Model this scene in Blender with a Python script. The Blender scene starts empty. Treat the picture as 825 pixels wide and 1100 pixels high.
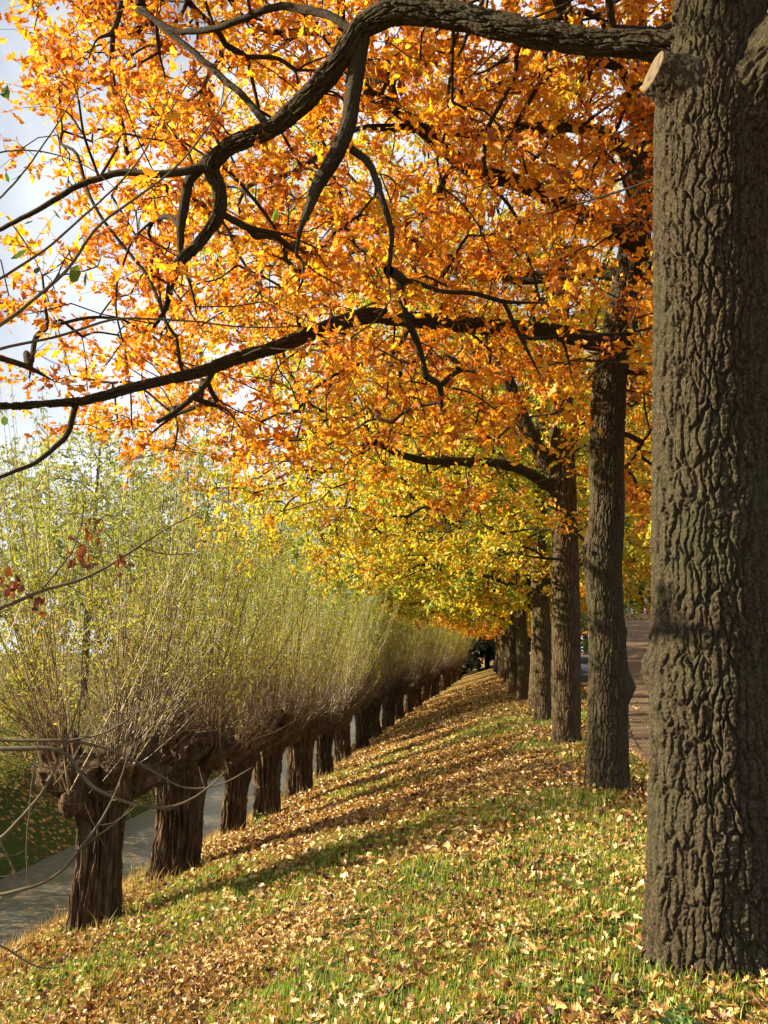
import bpy, math, random
import numpy as np
from mathutils import Vector

R = math.radians
random.seed(7)
rng = np.random.default_rng(11)
sc = bpy.context.scene
COL = sc.collection

# ------------------------------------------------------------------ camera, world, sun, exposure
CAM = np.array([0.0, 0.0, 1.6]); PITCH = R(8.53); YAW = R(6.1); F = 1000.0
cam = bpy.data.cameras.new('camera'); camo = bpy.data.objects.new('camera', cam); COL.objects.link(camo)
cam.sensor_fit = 'VERTICAL'; cam.sensor_height = 36.0; cam.lens = 36.0*F/1100.0
cam.clip_start = 0.05; cam.clip_end = 3000
camo.location = CAM; camo.rotation_euler = (R(90)+PITCH, 0, YAW)
sc.camera = camo

SUN_EL = R(23.0)
SUN_AZ = R(94.0)                       # measured from +Y towards -X (sun stands to the left)
sdir = np.array([-math.sin(SUN_AZ)*math.cos(SUN_EL), math.cos(SUN_AZ)*math.cos(SUN_EL), math.sin(SUN_EL)])
w = bpy.data.worlds.new("World"); sc.world = w; w.use_nodes = True
nt = w.node_tree; nt.nodes.clear()
sky = nt.nodes.new('ShaderNodeTexSky'); sky.sky_type = 'NISHITA'; sky.sun_disc = False
sky.sun_elevation = SUN_EL; sky.sun_rotation = 2*math.pi - SUN_AZ
sky.air_density = 1.0; sky.dust_density = 1.5; sky.ozone_density = 1.2
bg = nt.nodes.new('ShaderNodeBackground'); bg.inputs['Strength'].default_value = 0.030
tcw = nt.nodes.new('ShaderNodeTexCoord')
cn = nt.nodes.new('ShaderNodeTexNoise'); cn.inputs['Scale'].default_value = 2.6; cn.inputs['Detail'].default_value = 6
crw = nt.nodes.new('ShaderNodeValToRGB'); crw.color_ramp.elements[0].position = .32; crw.color_ramp.elements[1].position = .56
mxw = nt.nodes.new('ShaderNodeMix'); mxw.data_type = 'RGBA'
mxw.inputs[7].default_value = (9.8, 10.4, 11.2, 1)
nt.links.new(tcw.outputs['Generated'], cn.inputs['Vector']); nt.links.new(cn.outputs['Fac'], crw.inputs['Fac'])
nt.links.new(crw.outputs['Color'], mxw.inputs[0]); nt.links.new(sky.outputs['Color'], mxw.inputs[6])
out = nt.nodes.new('ShaderNodeOutputWorld')
nt.links.new(mxw.outputs[2], bg.inputs['Color']); nt.links.new(bg.outputs['Background'], out.inputs['Surface'])
sl = bpy.data.lights.new('sun', 'SUN'); so = bpy.data.objects.new('sun', sl); COL.objects.link(so)
sl.energy = 5.0; sl.angle = R(0.5); sl.color = (1.0, .85, .59)
so.rotation_euler = Vector(-sdir).to_track_quat('-Z', 'Y').to_euler(); so.location = (-30, 0, 30)
sc.view_settings.view_transform = 'Standard'; sc.view_settings.look = 'None'
sc.view_settings.gamma = 1; sc.view_settings.use_curve_mapping = False
sc.view_settings.exposure = 1.8
sc.cycles.max_bounces = 7; sc.cycles.diffuse_bounces = 4; sc.cycles.transmission_bounces = 5; sc.cycles.glossy_bounces = 2
sc.cycles.use_denoising = True
sc.cycles.caustics_reflective = False; sc.cycles.caustics_refractive = False

# ------------------------------------------------------------------ helpers
cp, sp, cy, sy = math.cos(PITCH), math.sin(PITCH), math.cos(YAW), math.sin(YAW)
RIGHT = np.array([cy, sy, 0.0]); FWD = np.array([-sy*cp, cy*cp, sp]); UP = np.array([sy*sp, -cy*sp, cp])
HF = np.array([-sy, cy, 0.0])
def unp(px, py, D):
    """photo pixel (825x1100) and horizontal distance ahead of the camera -> world point"""
    d = RIGHT*(px-412.5)/F + UP*(550-py)/F + FWD
    return CAM + d*(D/np.dot(d, HF))
def proj(P):
    v = np.asarray(P) - CAM
    f = v@FWD
    return np.stack([412.5+F*(v@RIGHT)/f, 550-F*(v@UP)/f, v@HF], -1)
def sstep(a, b, x):
    t = np.clip((x-a)/(b-a), 0, 1); return t*t*(3-2*t)
def _h(ix, iy, iz, s=0):
    n = (ix.astype(np.int64)*73856093) ^ (iy.astype(np.int64)*19349663) ^ (iz.astype(np.int64)*83492791) ^ (s*2654435)
    n = (n ^ (n >> 13))*1274126177 & 0x7fffffff
    n = (n ^ (n >> 15))*668265263 & 0x7fffffff
    return ((n ^ (n >> 16)) & 0xffffff)/float(0xffffff)
def vn(x, y, z=None, s=0):
    x = np.asarray(x, float); y = np.asarray(y, float)*np.ones_like(x); z = np.zeros_like(x) if z is None else np.asarray(z, float)*np.ones_like(x)
    ix, iy, iz = np.floor(x), np.floor(y), np.floor(z)
    fx, fy, fz = x-ix, y-iy, z-iz
    fx, fy, fz = [t*t*(3-2*t) for t in (fx, fy, fz)]
    r = 0
    for a in (0, 1):
        for b in (0, 1):
            for c in (0, 1):
                r = r + _h(ix+a, iy+b, iz+c, s)*(fx if a else 1-fx)*(fy if b else 1-fy)*(fz if c else 1-fz)
    return r
def fbm(x, y, z=None, s=0, o=3):
    r = 0; a = .5; k = 1.0; t = 0
    for i in range(o):
        r = r + a*vn(x*k, y*k, None if z is None else z*k, s+i); t += a; a *= .5; k *= 2.03
    return r/t
def worley(u, v, nu, s=0):
    """u in cell units wrapping at nu"""
    iu, iv = np.floor(u), np.floor(v)
    f1 = np.full(u.shape, 9.0); f2 = f1.copy(); idc = np.zeros(u.shape)
    for a in (-1, 0, 1):
        for b in (-1, 0, 1):
            cu, cv = iu+a, iv+b
            wu = np.mod(cu, nu)
            jx = cu + .5 + .8*(_h(wu, cv, wu*0, s)-.5); jy = cv + .5 + .9*(_h(wu, cv, wu*0, s+5)-.5)
            d = np.hypot(u-jx, v-jy)
            hh = _h(wu, cv, wu*0, s+9)
            idc = np.where(d < f1, hh, idc)
            f2 = np.where(d < f1, f1, np.minimum(f2, d)); f1 = np.minimum(f1, d)
    return f1, f2, idc

class MB:
    def __init__(s): s.V = []; s.Q = []; s.T = []; s.qa = []; s.ta = []; s.n = 0
    def add(s, V, Q=None, T=None, qa=0.5, ta=0.5):
        V = np.asarray(V, float).reshape(-1, 3)
        if Q is not None and len(Q):
            Q = np.asarray(Q).reshape(-1, 4); s.Q.append(Q+s.n); s.qa.append(np.ones(len(Q))*qa)
        if T is not None and len(T):
            T = np.asarray(T).reshape(-1, 3); s.T.append(T+s.n); s.ta.append(np.ones(len(T))*ta)
        s.V.append(V); s.n += len(V)
    def tube(s, P, rad, sides=6, att=.5, cap=True):
        P = np.asarray(P, float); rad = np.asarray(rad, float)*np.ones(len(P))
        s.tubes(P[None], rad[None], sides, att, cap)
    def tubes(s, P, rad, sides=4, att=.5, cap=False):
        m, n, _ = P.shape
        T = np.gradient(P, axis=1); T /= np.linalg.norm(T, axis=2, keepdims=True)+1e-9
        mt = np.abs(P[:, -1]-P[:, 0]); ref = np.zeros((m, 3)); ref[np.arange(m), np.argmin(mt, 1)] = 1
        A = np.cross(T, ref[:, None, :]); A /= np.linalg.norm(A, axis=2, keepdims=True)+1e-9
        B = np.cross(T, A)
        th = np.arange(sides)*2*np.pi/sides
        V = P[:, :, None, :] + rad[:, :, None, None]*(A[:, :, None, :]*np.cos(th)[None, None, :, None] + B[:, :, None, :]*np.sin(th)[None, None, :, None])
        i, j, k = np.meshgrid(np.arange(m), np.arange(n-1), np.arange(sides), indexing='ij')
        b = i*n*sides; k2 = (k+1) % sides
        Q = np.stack([b+j*sides+k, b+j*sides+k2, b+(j+1)*sides+k2, b+(j+1)*sides+k], -1).reshape(-1, 4)
        att = np.repeat(np.ones(m)*att, (n-1)*sides)
        V = V.reshape(-1, 3); Tt = None
        if cap:
            tips = P[:, -1] + T[:, -1]*rad[:, -1:]*.6
            c = np.arange(m)*n*sides+(n-1)*sides
            kk = np.arange(sides)
            Tt = np.stack([c[:, None]+kk, c[:, None]+(kk+1) % sides, np.broadcast_to(m*n*sides+np.arange(m)[:, None], (m, sides))], -1).reshape(-1, 3)
            V = np.concatenate([V, tips])
        s.add(V, Q, Tt, att, float(np.mean(att)))
    def box(s, c, d, att=.5, rz=0):
        x, y, z = np.array(d)/2
        V = np.array([[-x,-y,-z],[x,-y,-z],[x,y,-z],[-x,y,-z],[-x,-y,z],[x,-y,z],[x,y,z],[-x,y,z]])
        if rz: V = V@np.array([[math.cos(rz), math.sin(rz), 0], [-math.sin(rz), math.cos(rz), 0], [0, 0, 1]])
        s.add(V+np.array(c), [[0,3,2,1],[4,5,6,7],[0,1,5,4],[1,2,6,5],[2,3,7,6],[3,0,4,7]], None, att)
    def grid(s, V, wrap=False, att=.5):
        n, m, _ = V.shape
        i, j = np.meshgrid(np.arange(n-1), np.arange(m if wrap else m-1), indexing='ij')
        j2 = (j+1) % m
        s.add(V.reshape(-1, 3), np.stack([i*m+j, i*m+j2, (i+1)*m+j2, (i+1)*m+j], -1).reshape(-1, 4), None, att)
    def mesh(s, name, smooth=True, vattr=None):
        me = bpy.data.meshes.new(name)
        V = np.concatenate(s.V); nq = sum(map(len, s.Q)); ntr = sum(map(len, s.T))
        li = []; at = []
        if nq: li.append(np.concatenate(s.Q).ravel()); at.append(np.concatenate(s.qa))
        if ntr: li.append(np.concatenate(s.T).ravel()); at.append(np.concatenate(s.ta))
        li = np.concatenate(li).astype(np.int32); at = np.concatenate(at)
        st = np.concatenate([np.arange(nq)*4, nq*4+np.arange(ntr)*3]).astype(np.int32)
        me.vertices.add(len(V)); me.vertices.foreach_set('co', V.astype(np.float32).ravel())
        me.loops.add(len(li)); me.loops.foreach_set('vertex_index', li)
        me.polygons.add(nq+ntr); me.polygons.foreach_set('loop_start', st)
        me.polygons.foreach_set('use_smooth', np.full(nq+ntr, smooth))
        a = me.attributes.new('tint', 'FLOAT', 'FACE'); a.data.foreach_set('value', at.astype(np.float32))
        if vattr:
            for k, v in vattr.items():
                a = me.attributes.new(k, 'FLOAT', 'POINT'); a.data.foreach_set('value', np.asarray(v, np.float32).ravel())
        me.update(calc_edges=True)
        return me

def link(name, me, mat, parent=None, loc=None, rz=0):
    o = bpy.data.objects.new(name, me)
    if me is not None and mat is not None:
        if len(me.materials) == 0: me.materials.append(mat)
        elif me.materials[0] != mat:
            o.material_slots[0].link = 'OBJECT'; o.material_slots[0].material = mat
    COL.objects.link(o)
    if parent: o.parent = parent
    if loc is not None: o.location = loc
    if rz: o.rotation_euler = (0, 0, rz)
    return o
def tag(o, label=None, cat=None, group=None, kind=None):
    if label: o['label'] = label
    if cat: o['category'] = cat
    if group: o['group'] = group
    if kind: o['kind'] = kind
    return o
def thing(name, loc, label, cat, group=None, rz=0, sc_=1):
    o = bpy.data.objects.new(name, None); COL.objects.link(o); o.location = loc; o.rotation_euler = (0, 0, rz)
    o.scale = (sc_, sc_, sc_); o.empty_display_size = .2
    return tag(o, label, cat, group)

# ------------------------------------------------------------------ materials
def newmat(name):
    m = bpy.data.materials.new(name); m.use_nodes = True; t = m.node_tree; t.nodes.clear()
    o = t.nodes.new('ShaderNodeOutputMaterial'); return m, t, o
def N(t, ty, **kw):
    n = t.nodes.new(ty)
    for k, v in kw.items():
        if k in n.inputs: n.inputs[k].default_value = v
        else: setattr(n, k, v)
    return n
def ramp(t, stops, interp='LINEAR'):
    n = t.nodes.new('ShaderNodeValToRGB'); r = n.color_ramp; r.interpolation = interp
    while len(r.elements) < len(stops): r.elements.new(.5)
    for e, (p, c) in zip(r.elements, stops): e.position = p; e.color = (*c, 1)
    return n
def leafmat(name, stops, trans=.5, tcol=1.15, rough=.55, gloss=.04, noise=.8):
    m, t, o = newmat(name)
    a = N(t, 'ShaderNodeAttribute', attribute_name='tint')
    tc = N(t, 'ShaderNodeTexCoord'); no = N(t, 'ShaderNodeTexNoise', Scale=noise, Detail=2.0)
    t.links.new(tc.outputs['Object'], no.inputs['Vector'])
    ad = N(t, 'ShaderNodeMath', operation='MULTIPLY_ADD'); ad.inputs[1].default_value = .9; ad.inputs[2].default_value = -.45
    t.links.new(no.outputs['Fac'], ad.inputs[0])
    su = N(t, 'ShaderNodeMath', operation='ADD', use_clamp=True); t.links.new(a.outputs['Fac'], su.inputs[0]); t.links.new(ad.outputs[0], su.inputs[1])
    r = ramp(t, stops); t.links.new(su.outputs[0], r.inputs[0])
    d = N(t, 'ShaderNodeBsdfDiffuse'); tr = N(t, 'ShaderNodeBsdfTranslucent'); g = N(t, 'ShaderNodeBsdfGlossy', Roughness=rough)
    t.links.new(r.outputs[0], d.inputs['Color'])
    mu = N(t, 'ShaderNodeMix', data_type='RGBA', blend_type='MULTIPLY'); mu.inputs[0].default_value = 1
    mu.inputs[7].default_value = (tcol, tcol*.95, tcol*.75, 1); t.links.new(r.outputs[0], mu.inputs[6])
    t.links.new(mu.outputs[2], tr.inputs['Color'])
    m1 = N(t, 'ShaderNodeMixShader'); m1.inputs[0].default_value = trans
    t.links.new(d.outputs[0], m1.inputs[1]); t.links.new(tr.outputs[0], m1.inputs[2])
    m2 = N(t, 'ShaderNodeMixShader'); m2.inputs[0].default_value = gloss
    t.links.new(m1.outputs[0], m2.inputs[1]); t.links.new(g.outputs[0], m2.inputs[2]); t.links.new(m2.outputs[0], o.inputs[0])
    return m
def barkmat(name, c1, c2, c3, scale=6, bump=.5, stretch=5, lichen=None, flat=False):
    m, t, o = newmat(name)
    tc = N(t, 'ShaderNodeTexCoord'); mp = N(t, 'ShaderNodeMapping'); mp.inputs['Scale'].default_value = (1, 1, 1.0/stretch)
    t.links.new(tc.outputs['Object'], mp.inputs['Vector'])
    n1 = N(t, 'ShaderNodeTexNoise', Scale=scale*4.0, Detail=6.0, Roughness=.65); t.links.new(mp.outputs[0], n1.inputs['Vector'])
    n2 = N(t, 'ShaderNodeTexNoise', Scale=2.2, Detail=4.0); t.links.new(tc.outputs['Object'], n2.inputs['Vector'])
    r = ramp(t, [(.3, c1), (.5, c2), (.72, c3)]); t.links.new(n1.outputs['Fac'], r.inputs[0])
    r2 = ramp(t, [(.45, (0, 0, 0)), (.68, (1, 1, 1))]); t.links.new(n2.outputs['Fac'], r2.inputs[0])
    mx = N(t, 'ShaderNodeMix', data_type='RGBA'); mx.inputs[7].default_value = (*(lichen or c2), 1)
    ml = N(t, 'ShaderNodeMath', operation='MULTIPLY'); ml.inputs[1].default_value = .6
    t.links.new(r2.outputs[0], ml.inputs[0]); t.links.new(ml.outputs[0], mx.inputs[0]); t.links.new(r.outputs[0], mx.inputs[6])
    b = N(t, 'ShaderNodeBsdfPrincipled', Roughness=.9); b.inputs['Specular IOR Level'].default_value = .15
    t.links.new(mx.outputs[2], b.inputs['Base Color'])
    vo = N(t, 'ShaderNodeTexVoronoi', Scale=scale*2.4); vo.feature = 'DISTANCE_TO_EDGE'
    wv = N(t, 'ShaderNodeMix', data_type='VECTOR'); wv.inputs[0].default_value = .06
    t.links.new(mp.outputs[0], wv.inputs[4]); t.links.new(n1.outputs['Color'], wv.inputs[5]); t.links.new(wv.outputs[1], vo.inputs['Vector'])
    mn = N(t, 'ShaderNodeMath', operation='MINIMUM'); mn.inputs[1].default_value = .25; t.links.new(vo.outputs['Distance'], mn.inputs[0])
    sm = N(t, 'ShaderNodeMath', operation='MULTIPLY_ADD'); sm.inputs[1].default_value = 2.6
    t.links.new(mn.outputs[0], sm.inputs[0]); t.links.new(n1.outputs['Fac'], sm.inputs[2])
    if flat: sm.inputs[1].default_value = .5
    bp = N(t, 'ShaderNodeBump', Strength=bump, Distance=.03); t.links.new(sm.outputs[0], bp.inputs['Height']); t.links.new(bp.outputs[0], b.inputs['Normal'])
    t.links.new(b.outputs[0], o.inputs[0]); return m
def plain(name, c, rough=.8, spec=.2, nscale=30, var=.25, bump=.2):
    m, t, o = newmat(name)
    tc = N(t, 'ShaderNodeTexCoord'); n1 = N(t, 'ShaderNodeTexNoise', Scale=nscale, Detail=5.0); t.links.new(tc.outputs['Object'], n1.inputs['Vector'])
    c = np.array(c); r = ramp(t, [(.3, tuple(c*(1-var))), (.7, tuple(c*(1+var)))]); t.links.new(n1.outputs['Fac'], r.inputs[0])
    b = N(t, 'ShaderNodeBsdfPrincipled', Roughness=rough); b.inputs['Specular IOR Level'].default_value = spec
    t.links.new(r.outputs[0], b.inputs['Base Color'])
    if bump:
        bp = N(t, 'ShaderNodeBump', Strength=bump, Distance=.02); t.links.new(n1.outputs['Fac'], bp.inputs['Height']); t.links.new(bp.outputs[0], b.inputs['Normal'])
    t.links.new(b.outputs[0], o.inputs[0]); return m

M = {}
M['oak_bark'] = barkmat('oak_bark', (.022, .016, .011), (.075, .058, .036), (.19, .15, .09), scale=20, bump=1.0, stretch=1.5, lichen=(.085, .085, .045), flat=True)
M['oak_bark_far'] = barkmat('oak_bark_far', (.022, .014, .008), (.08, .054, .03), (.20, .14, .08), scale=9, bump=.8, stretch=6, lichen=(.08, .08, .035))
M['branch_bark'] = barkmat('branch_bark', (.018, .013, .009), (.045, .034, .022), (.09, .07, .045), scale=12, bump=.7, stretch=1, lichen=(.08, .08, .04))
M['willow_bark'] = barkmat('willow_bark', (.025, .015, .009), (.075, .045, .025), (.22, .155, .10), scale=6, bump=1.0, stretch=7, lichen=(.10, .075, .04))
M['cut_wood'] = plain('cut_wood', (.115, .085, .05), nscale=22, var=.6, bump=.8)
M['twig'] = plain('pale_twig_bark', (.10, .08, .048), nscale=8, var=.4)
M['leaf_orange'] = leafmat('oak_leaves_orange', [(0, (.14, .035, .01)), (.15, (.45, .13, .012)), (.38, (.67, .245, .014)), (.64, (.77, .42, .022)), (1, (.76, .60, .045))], trans=.55)
M['leaf_gold'] = leafmat('oak_leaves_gold', [(0, (.36, .11, .012)), (.18, (.66, .33, .018)), (.4, (.74, .53, .03)), (.65, (.60, .60, .045)), (1, (.25, .36, .04))], trans=.55)
M['leaf_green'] = leafmat('oak_leaves_turning', [(0, (.62, .25, .02)), (.22, (.68, .47, .04)), (.45, (.48, .48, .055)), (.75, (.26, .35, .045)), (1, (.12, .20, .03))], trans=.55)
M['willow_leaf'] = leafmat('willow_leaves', [(0, (.34, .15, .03)), (.16, (.46, .35, .045)), (.5, (.37, .41, .05)), (1, (.18, .29, .03))], trans=.5)
M['shrub_leaf'] = leafmat('shrub_leaves', [(0, (.42, .22, .04)), (.3, (.34, .30, .05)), (.65, (.19, .25, .04)), (1, (.09, .15, .03))], trans=.4)
M['pale_leaf'] = leafmat('pale_tree_leaves', [(0, (.45, .33, .10)), (.4, (.40, .42, .14)), (1, (.24, .32, .10))], trans=.45)
M['shaded_leaf'] = leafmat('evergreen_painted_shade', [(0, (.04, .065, .06)), (.5, (.06, .095, .075)), (1, (.09, .13, .07))], trans=.15)  # evergreen leaf colour kept dark to carry the shade of the far wood
M['green_leaf'] = leafmat('green_leaves', [(0, (.05, .11, .02)), (.5, (.08, .17, .03)), (1, (.14, .24, .04))], trans=.4)
M['brown_leaf'] = leafmat('withered_leaves', [(0, (.08, .025, .012)), (.6, (.20, .06, .02)), (1, (.30, .10, .03))], trans=.3)
M['litter'] = leafmat('fallen_oak_leaves', [(0, (.05, .02, .010)), (.2, (.16, .06, .02)), (.42, (.33, .17, .045)), (.66, (.47, .30, .09)), (.85, (.55, .41, .17)), (1, (.60, .50, .28))], trans=.18, gloss=.05, rough=.45, noise=.7)
M['grass'] = leafmat('meadow_grass', [(0, (.36, .30, .06)), (.35, (.28, .34, .03)), (.7, (.17, .30, .02)), (1, (.06, .14, .012))], trans=.4)
M['dry_grass'] = leafmat('dry_grass', [(0, (.28, .15, .05)), (.5, (.46, .30, .11)), (1, (.42, .36, .12))], trans=.3)
# willow shoots: reddish brown low, olive above (true bark colour of the year's growth)
def shootmat():
    m, t, o = newmat('willow_shoots')
    a = N(t, 'ShaderNodeAttribute', attribute_name='tint')
    r = ramp(t, [(0, (.07, .032, .018)), (.4, (.125, .078, .03)), (.75, (.18, .128, .045)), (1, (.27, .20, .08))]); t.links.new(a.outputs['Fac'], r.inputs[0])
    b = N(t, 'ShaderNodeBsdfPrincipled', Roughness=.55); t.links.new(r.outputs[0], b.inputs['Base Color']); t.links.new(b.outputs[0], o.inputs[0]); return m
M['shoots'] = shootmat()

# ------------------------------------------------------------------ ground
def Xw(Y): return -4.3 + 1.7*sstep(30, 90, Y)
def bw(Y): return 1.36 + .38*sstep(9, 24, Y) - .65*sstep(28, 85, Y)
def road_left(Y): return .5*(2.2+.138*Y+np.sqrt((2.2-.138*Y)**2+.12))
def road_h(Y): return 4.3*sstep(19, 72, Y)
RW = 5.2
def gz(X, Y):
    X = np.asarray(X, float); Y = np.asarray(Y, float)
    u = (0.75-X)/(0.75-Xw(Y))
    ru = .5*(u+np.sqrt(u*u+.02))-.01
    z = -bw(Y)*ru
    z = z - .22*np.maximum(0, Xw(Y)-.35-X)
    z = np.maximum(z, -3.0)
    bank = -3.0 + np.clip((-7.7-X)*.62, 0, 1.9)
    z = np.where(X < -7.2, np.maximum(-3.0, bank), z)
    z = z + .05*(fbm(X*.7, Y*.7, None, 3)-.5)*2*sstep(-8, -6, X) + .018*(vn(X*3.1, Y*3.1, None, 8)-.5)*2
    L = road_left(Y); h = road_h(Y)
    side = np.clip(1-(L-X)/(.35*h+.01), 0, 1)*(X < L) + (X >= L)*(X <= L+RW) + np.clip(1-(X-L-RW)/(2*h+.01), 0, 1)*(X > L+RW)
    z = z + h*side*(1-sstep(140, 200, Y))
    return z
def grassiness(X, Y):
    n = fbm(X*.45+3, Y*.30+7, None, 21, 3)
    crest = np.exp(-((X-.7)/1.5)**2)*.34
    g = sstep(.42, .66, n+crest*.5-.05*sstep(25, 45, Y)*3)
    g = g*(1-.75*sstep(22, 45, Y))*(1-.75*(1-sstep(4.1, 5.2, Y)))
    wil = np.exp(-((X-Xw(Y)+.3)/.7)**2)*.35
    return np.clip(g+wil+(np.asarray(X) < -8.5)*(.9*fbm(np.asarray(X)*.6, np.asarray(Y)*.6, None, 91, 3)), 0, 1)
def axis(segs):
    out_ = []
    for a, b, st in segs: out_.append(np.arange(a, b, st))
    out_.append([segs[-1][1]]); return np.concatenate(out_)
xs = axis([(-900, -100, 60), (-100, -20, 5), (-20, -10, .6), (-10, 2.2, .09), (2.2, 14, .3), (14, 60, 3), (60, 900, 60)])
ys = axis([(-60, 1, 3), (1, 22, .1), (22, 50, .3), (50, 120, 1.0), (120, 240, 8), (240, 1500, 90)])
GX, GY = np.meshgrid(xs, ys, indexing='xy')
mb = MB(); mb.grid(np.stack([GX, GY, gz(GX, GY)], -1))
gr = grassiness(GX, GY)
def groundmat():
    m, t, o = newmat('leaf_littered_turf')
    a = N(t, 'ShaderNodeAttribute', attribute_name='turf'); tc = N(t, 'ShaderNodeTexCoord')
    v1 = N(t, 'ShaderNodeTexVoronoi', Scale=13.0); t.links.new(tc.outputs['Object'], v1.inputs['Vector'])
    n0 = N(t, 'ShaderNodeTexNoise', Scale=3.0, Detail=3.0); t.links.new(tc.outputs['Object'], n0.inputs['Vector'])
    sep = N(t, 'ShaderNodeSeparateColor'); t.links.new(v1.outputs['Color'], sep.inputs[0])
    lit = ramp(t, [(0, (.035, .018, .008)), (.3, (.15, .065, .018)), (.6, (.32, .165, .042)), (.85, (.44, .26, .08)), (1, (.48, .36, .16))]); t.links.new(sep.outputs[0], lit.inputs[0])
    n2 = N(t, 'ShaderNodeTexNoise', Scale=40.0, Detail=4.0); t.links.new(tc.outputs['Object'], n2.inputs['Vector'])
    grs = ramp(t, [(.3, (.02, .03, .008)), (.55, (.05, .075, .015)), (.75, (.12, .14, .03))]); t.links.new(n2.outputs['Fac'], grs.inputs[0])
    ad = N(t, 'ShaderNodeMath', operation='ADD'); t.links.new(a.outputs['Fac'], ad.inputs[0])
    ms = N(t, 'ShaderNodeMath', operation='MULTIPLY_ADD'); ms.inputs[1].default_value = 1.6; ms.inputs[2].default_value = -.95
    s2 = N(t, 'ShaderNodeMath', operation='ADD'); t.links.new(sep.outputs[1], s2.inputs[0]); 
    mm = N(t, 'ShaderNodeMath', operation='MULTIPLY'); mm.inputs[1].default_value = .5; t.links.new(n0.outputs['Fac'], mm.inputs[0])
    t.links.new(mm.outputs[0], s2.inputs[1]); t.links.new(s2.outputs[0], ms.inputs[0]); t.links.new(ms.outputs[0], ad.inputs[1])
    st = ramp(t, [(.42, (0, 0, 0)), (.55, (1, 1, 1))]); t.links.new(ad.outputs[0], st.inputs[0])
    mx = N(t, 'ShaderNodeMix', data_type='RGBA'); t.links.new(st.outputs[0], mx.inputs[0]); t.links.new(lit.outputs[0], mx.inputs[6]); t.links.new(grs.outputs[0], mx.inputs[7])
    b = N(t, 'ShaderNodeBsdfPrincipled', Roughness=.9); b.inputs['Specular IOR Level'].default_value = .1; t.links.new(mx.outputs[2], b.inputs['Base Color'])
    hs = N(t, 'ShaderNodeMath', operation='ADD'); t.links.new(v1.outputs['Distance'], hs.inputs[0]); t.links.new(n2.outputs['Fac'], hs.inputs[1])
    bp = N(t, 'ShaderNodeBump', Strength=.9, Distance=.05); t.links.new(hs.outputs[0], bp.inputs['Height']); t.links.new(bp.outputs[0], b.inputs['Normal'])
    t.links.new(b.outputs[0], o.inputs[0]); return m
tag(link('ground', mb.mesh('ground', True, {'turf': gr}), groundmat()), 'grassy embankment slope strewn with fallen leaves', kind='structure')

# ditch water
def watermat():
    m, t, o = newmat('ditch_water')
    tc = N(t, 'ShaderNodeTexCoord'); n = N(t, 'ShaderNodeTexNoise', Scale=2.0, Detail=4.0); t.links.new(tc.outputs['Object'], n.inputs['Vector'])
    v = N(t, 'ShaderNodeTexVoronoi', Scale=15.0); t.links.new(tc.outputs['Object'], v.inputs['Vector'])
    sep = N(t, 'ShaderNodeSeparateColor'); t.links.new(v.outputs['Color'], sep.inputs[0])
    r = ramp(t, [(.55, (.05, .055, .055)), (.70, (.08, .085, .08)), (.78, (.16, .105, .055))]); t.links.new(sep.outputs[0], r.inputs[0])
    b = N(t, 'ShaderNodeBsdfPrincipled', Roughness=.3); b.inputs['Specular IOR Level'].default_value = .35
    t.links.new(r.outputs[0], b.inputs['Base Color'])
    n3 = N(t, 'ShaderNodeTexNoise', Scale=12.0, Detail=3.0); t.links.new(tc.outputs['Object'], n3.inputs['Vector'])
    bp = N(t, 'ShaderNodeBump', Strength=.25, Distance=.02); t.links.new(n3.outputs['Fac'], bp.inputs['Height']); t.links.new(bp.outputs[0], b.inputs['Normal'])
    t.links.new(b.outputs[0], o.inputs[0]); return m
mb = MB(); wy = np.arange(-40, 200, 10.); wx = np.array([-10.4, -8, -5.2])
WX, WY = np.meshgrid(wx, wy); mb.grid(np.stack([WX, WY, WX*0-2.42], -1))
tag(link('water', mb.mesh('water'), watermat()), 'still grey ditch water with leaves afloat', kind='structure')

# brick road climbing on the right
def brickmat():
    m, t, o = newmat('brick_paving')
    tc = N(t, 'ShaderNodeTexCoord'); br = N(t, 'ShaderNodeTexBrick', Scale=5.0); t.links.new(tc.outputs['Object'], br.inputs['Vector'])
    br.inputs['Color1'].default_value = (.20, .125, .06, 1); br.inputs['Color2'].default_value = (.13, .085, .045, 1); br.inputs['Mortar'].default_value = (.05, .04, .03, 1)
    br.inputs['Mortar Size'].default_value = .03
    n = N(t, 'ShaderNodeTexNoise', Scale=5.0, Detail=8.0); t.links.new(tc.outputs['Object'], n.inputs['Vector'])
    mx = N(t, 'ShaderNodeMix', data_type='RGBA', blend_type='MULTIPLY'); mx.inputs[0].default_value = .7; r = ramp(t, [(.3, (.45, .4, .4)), (.7, (1.3, 1.2, 1.1))])
    t.links.new(n.outputs['Fac'], r.inputs[0]); t.links.new(br.outputs['Color'], mx.inputs[6]); t.links.new(r.outputs[0], mx.inputs[7])
    b = N(t, 'ShaderNodeBsdfPrincipled', Roughness=.85); t.links.new(mx.outputs[2], b.inputs['Base Color'])
    bp = N(t, 'ShaderNodeBump', Strength=.5, Distance=.01); t.links.new(br.outputs['Fac'], bp.inputs['Height']); bp.invert = True; t.links.new(bp.outputs[0], b.inputs['Normal'])
    t.links.new(b.outputs[0], o.inputs[0]); return m
M['brick'] = brickmat()
ry = np.arange(-20, 100, .4); rv = np.linspace(0, 1, 9)
RX = road_left(ry)[:, None]+.05 + (RW-.1)*rv[None]; RY = ry[:, None]+0*RX
RZ = gz(RX, RY)
RZ = np.maximum(RZ, np.maximum(np.roll(RZ, 1, 1), np.roll(RZ, -1, 1)))+.035
mb = MB(); mb.grid(np.stack([RX, RY, RZ], -1))
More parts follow.
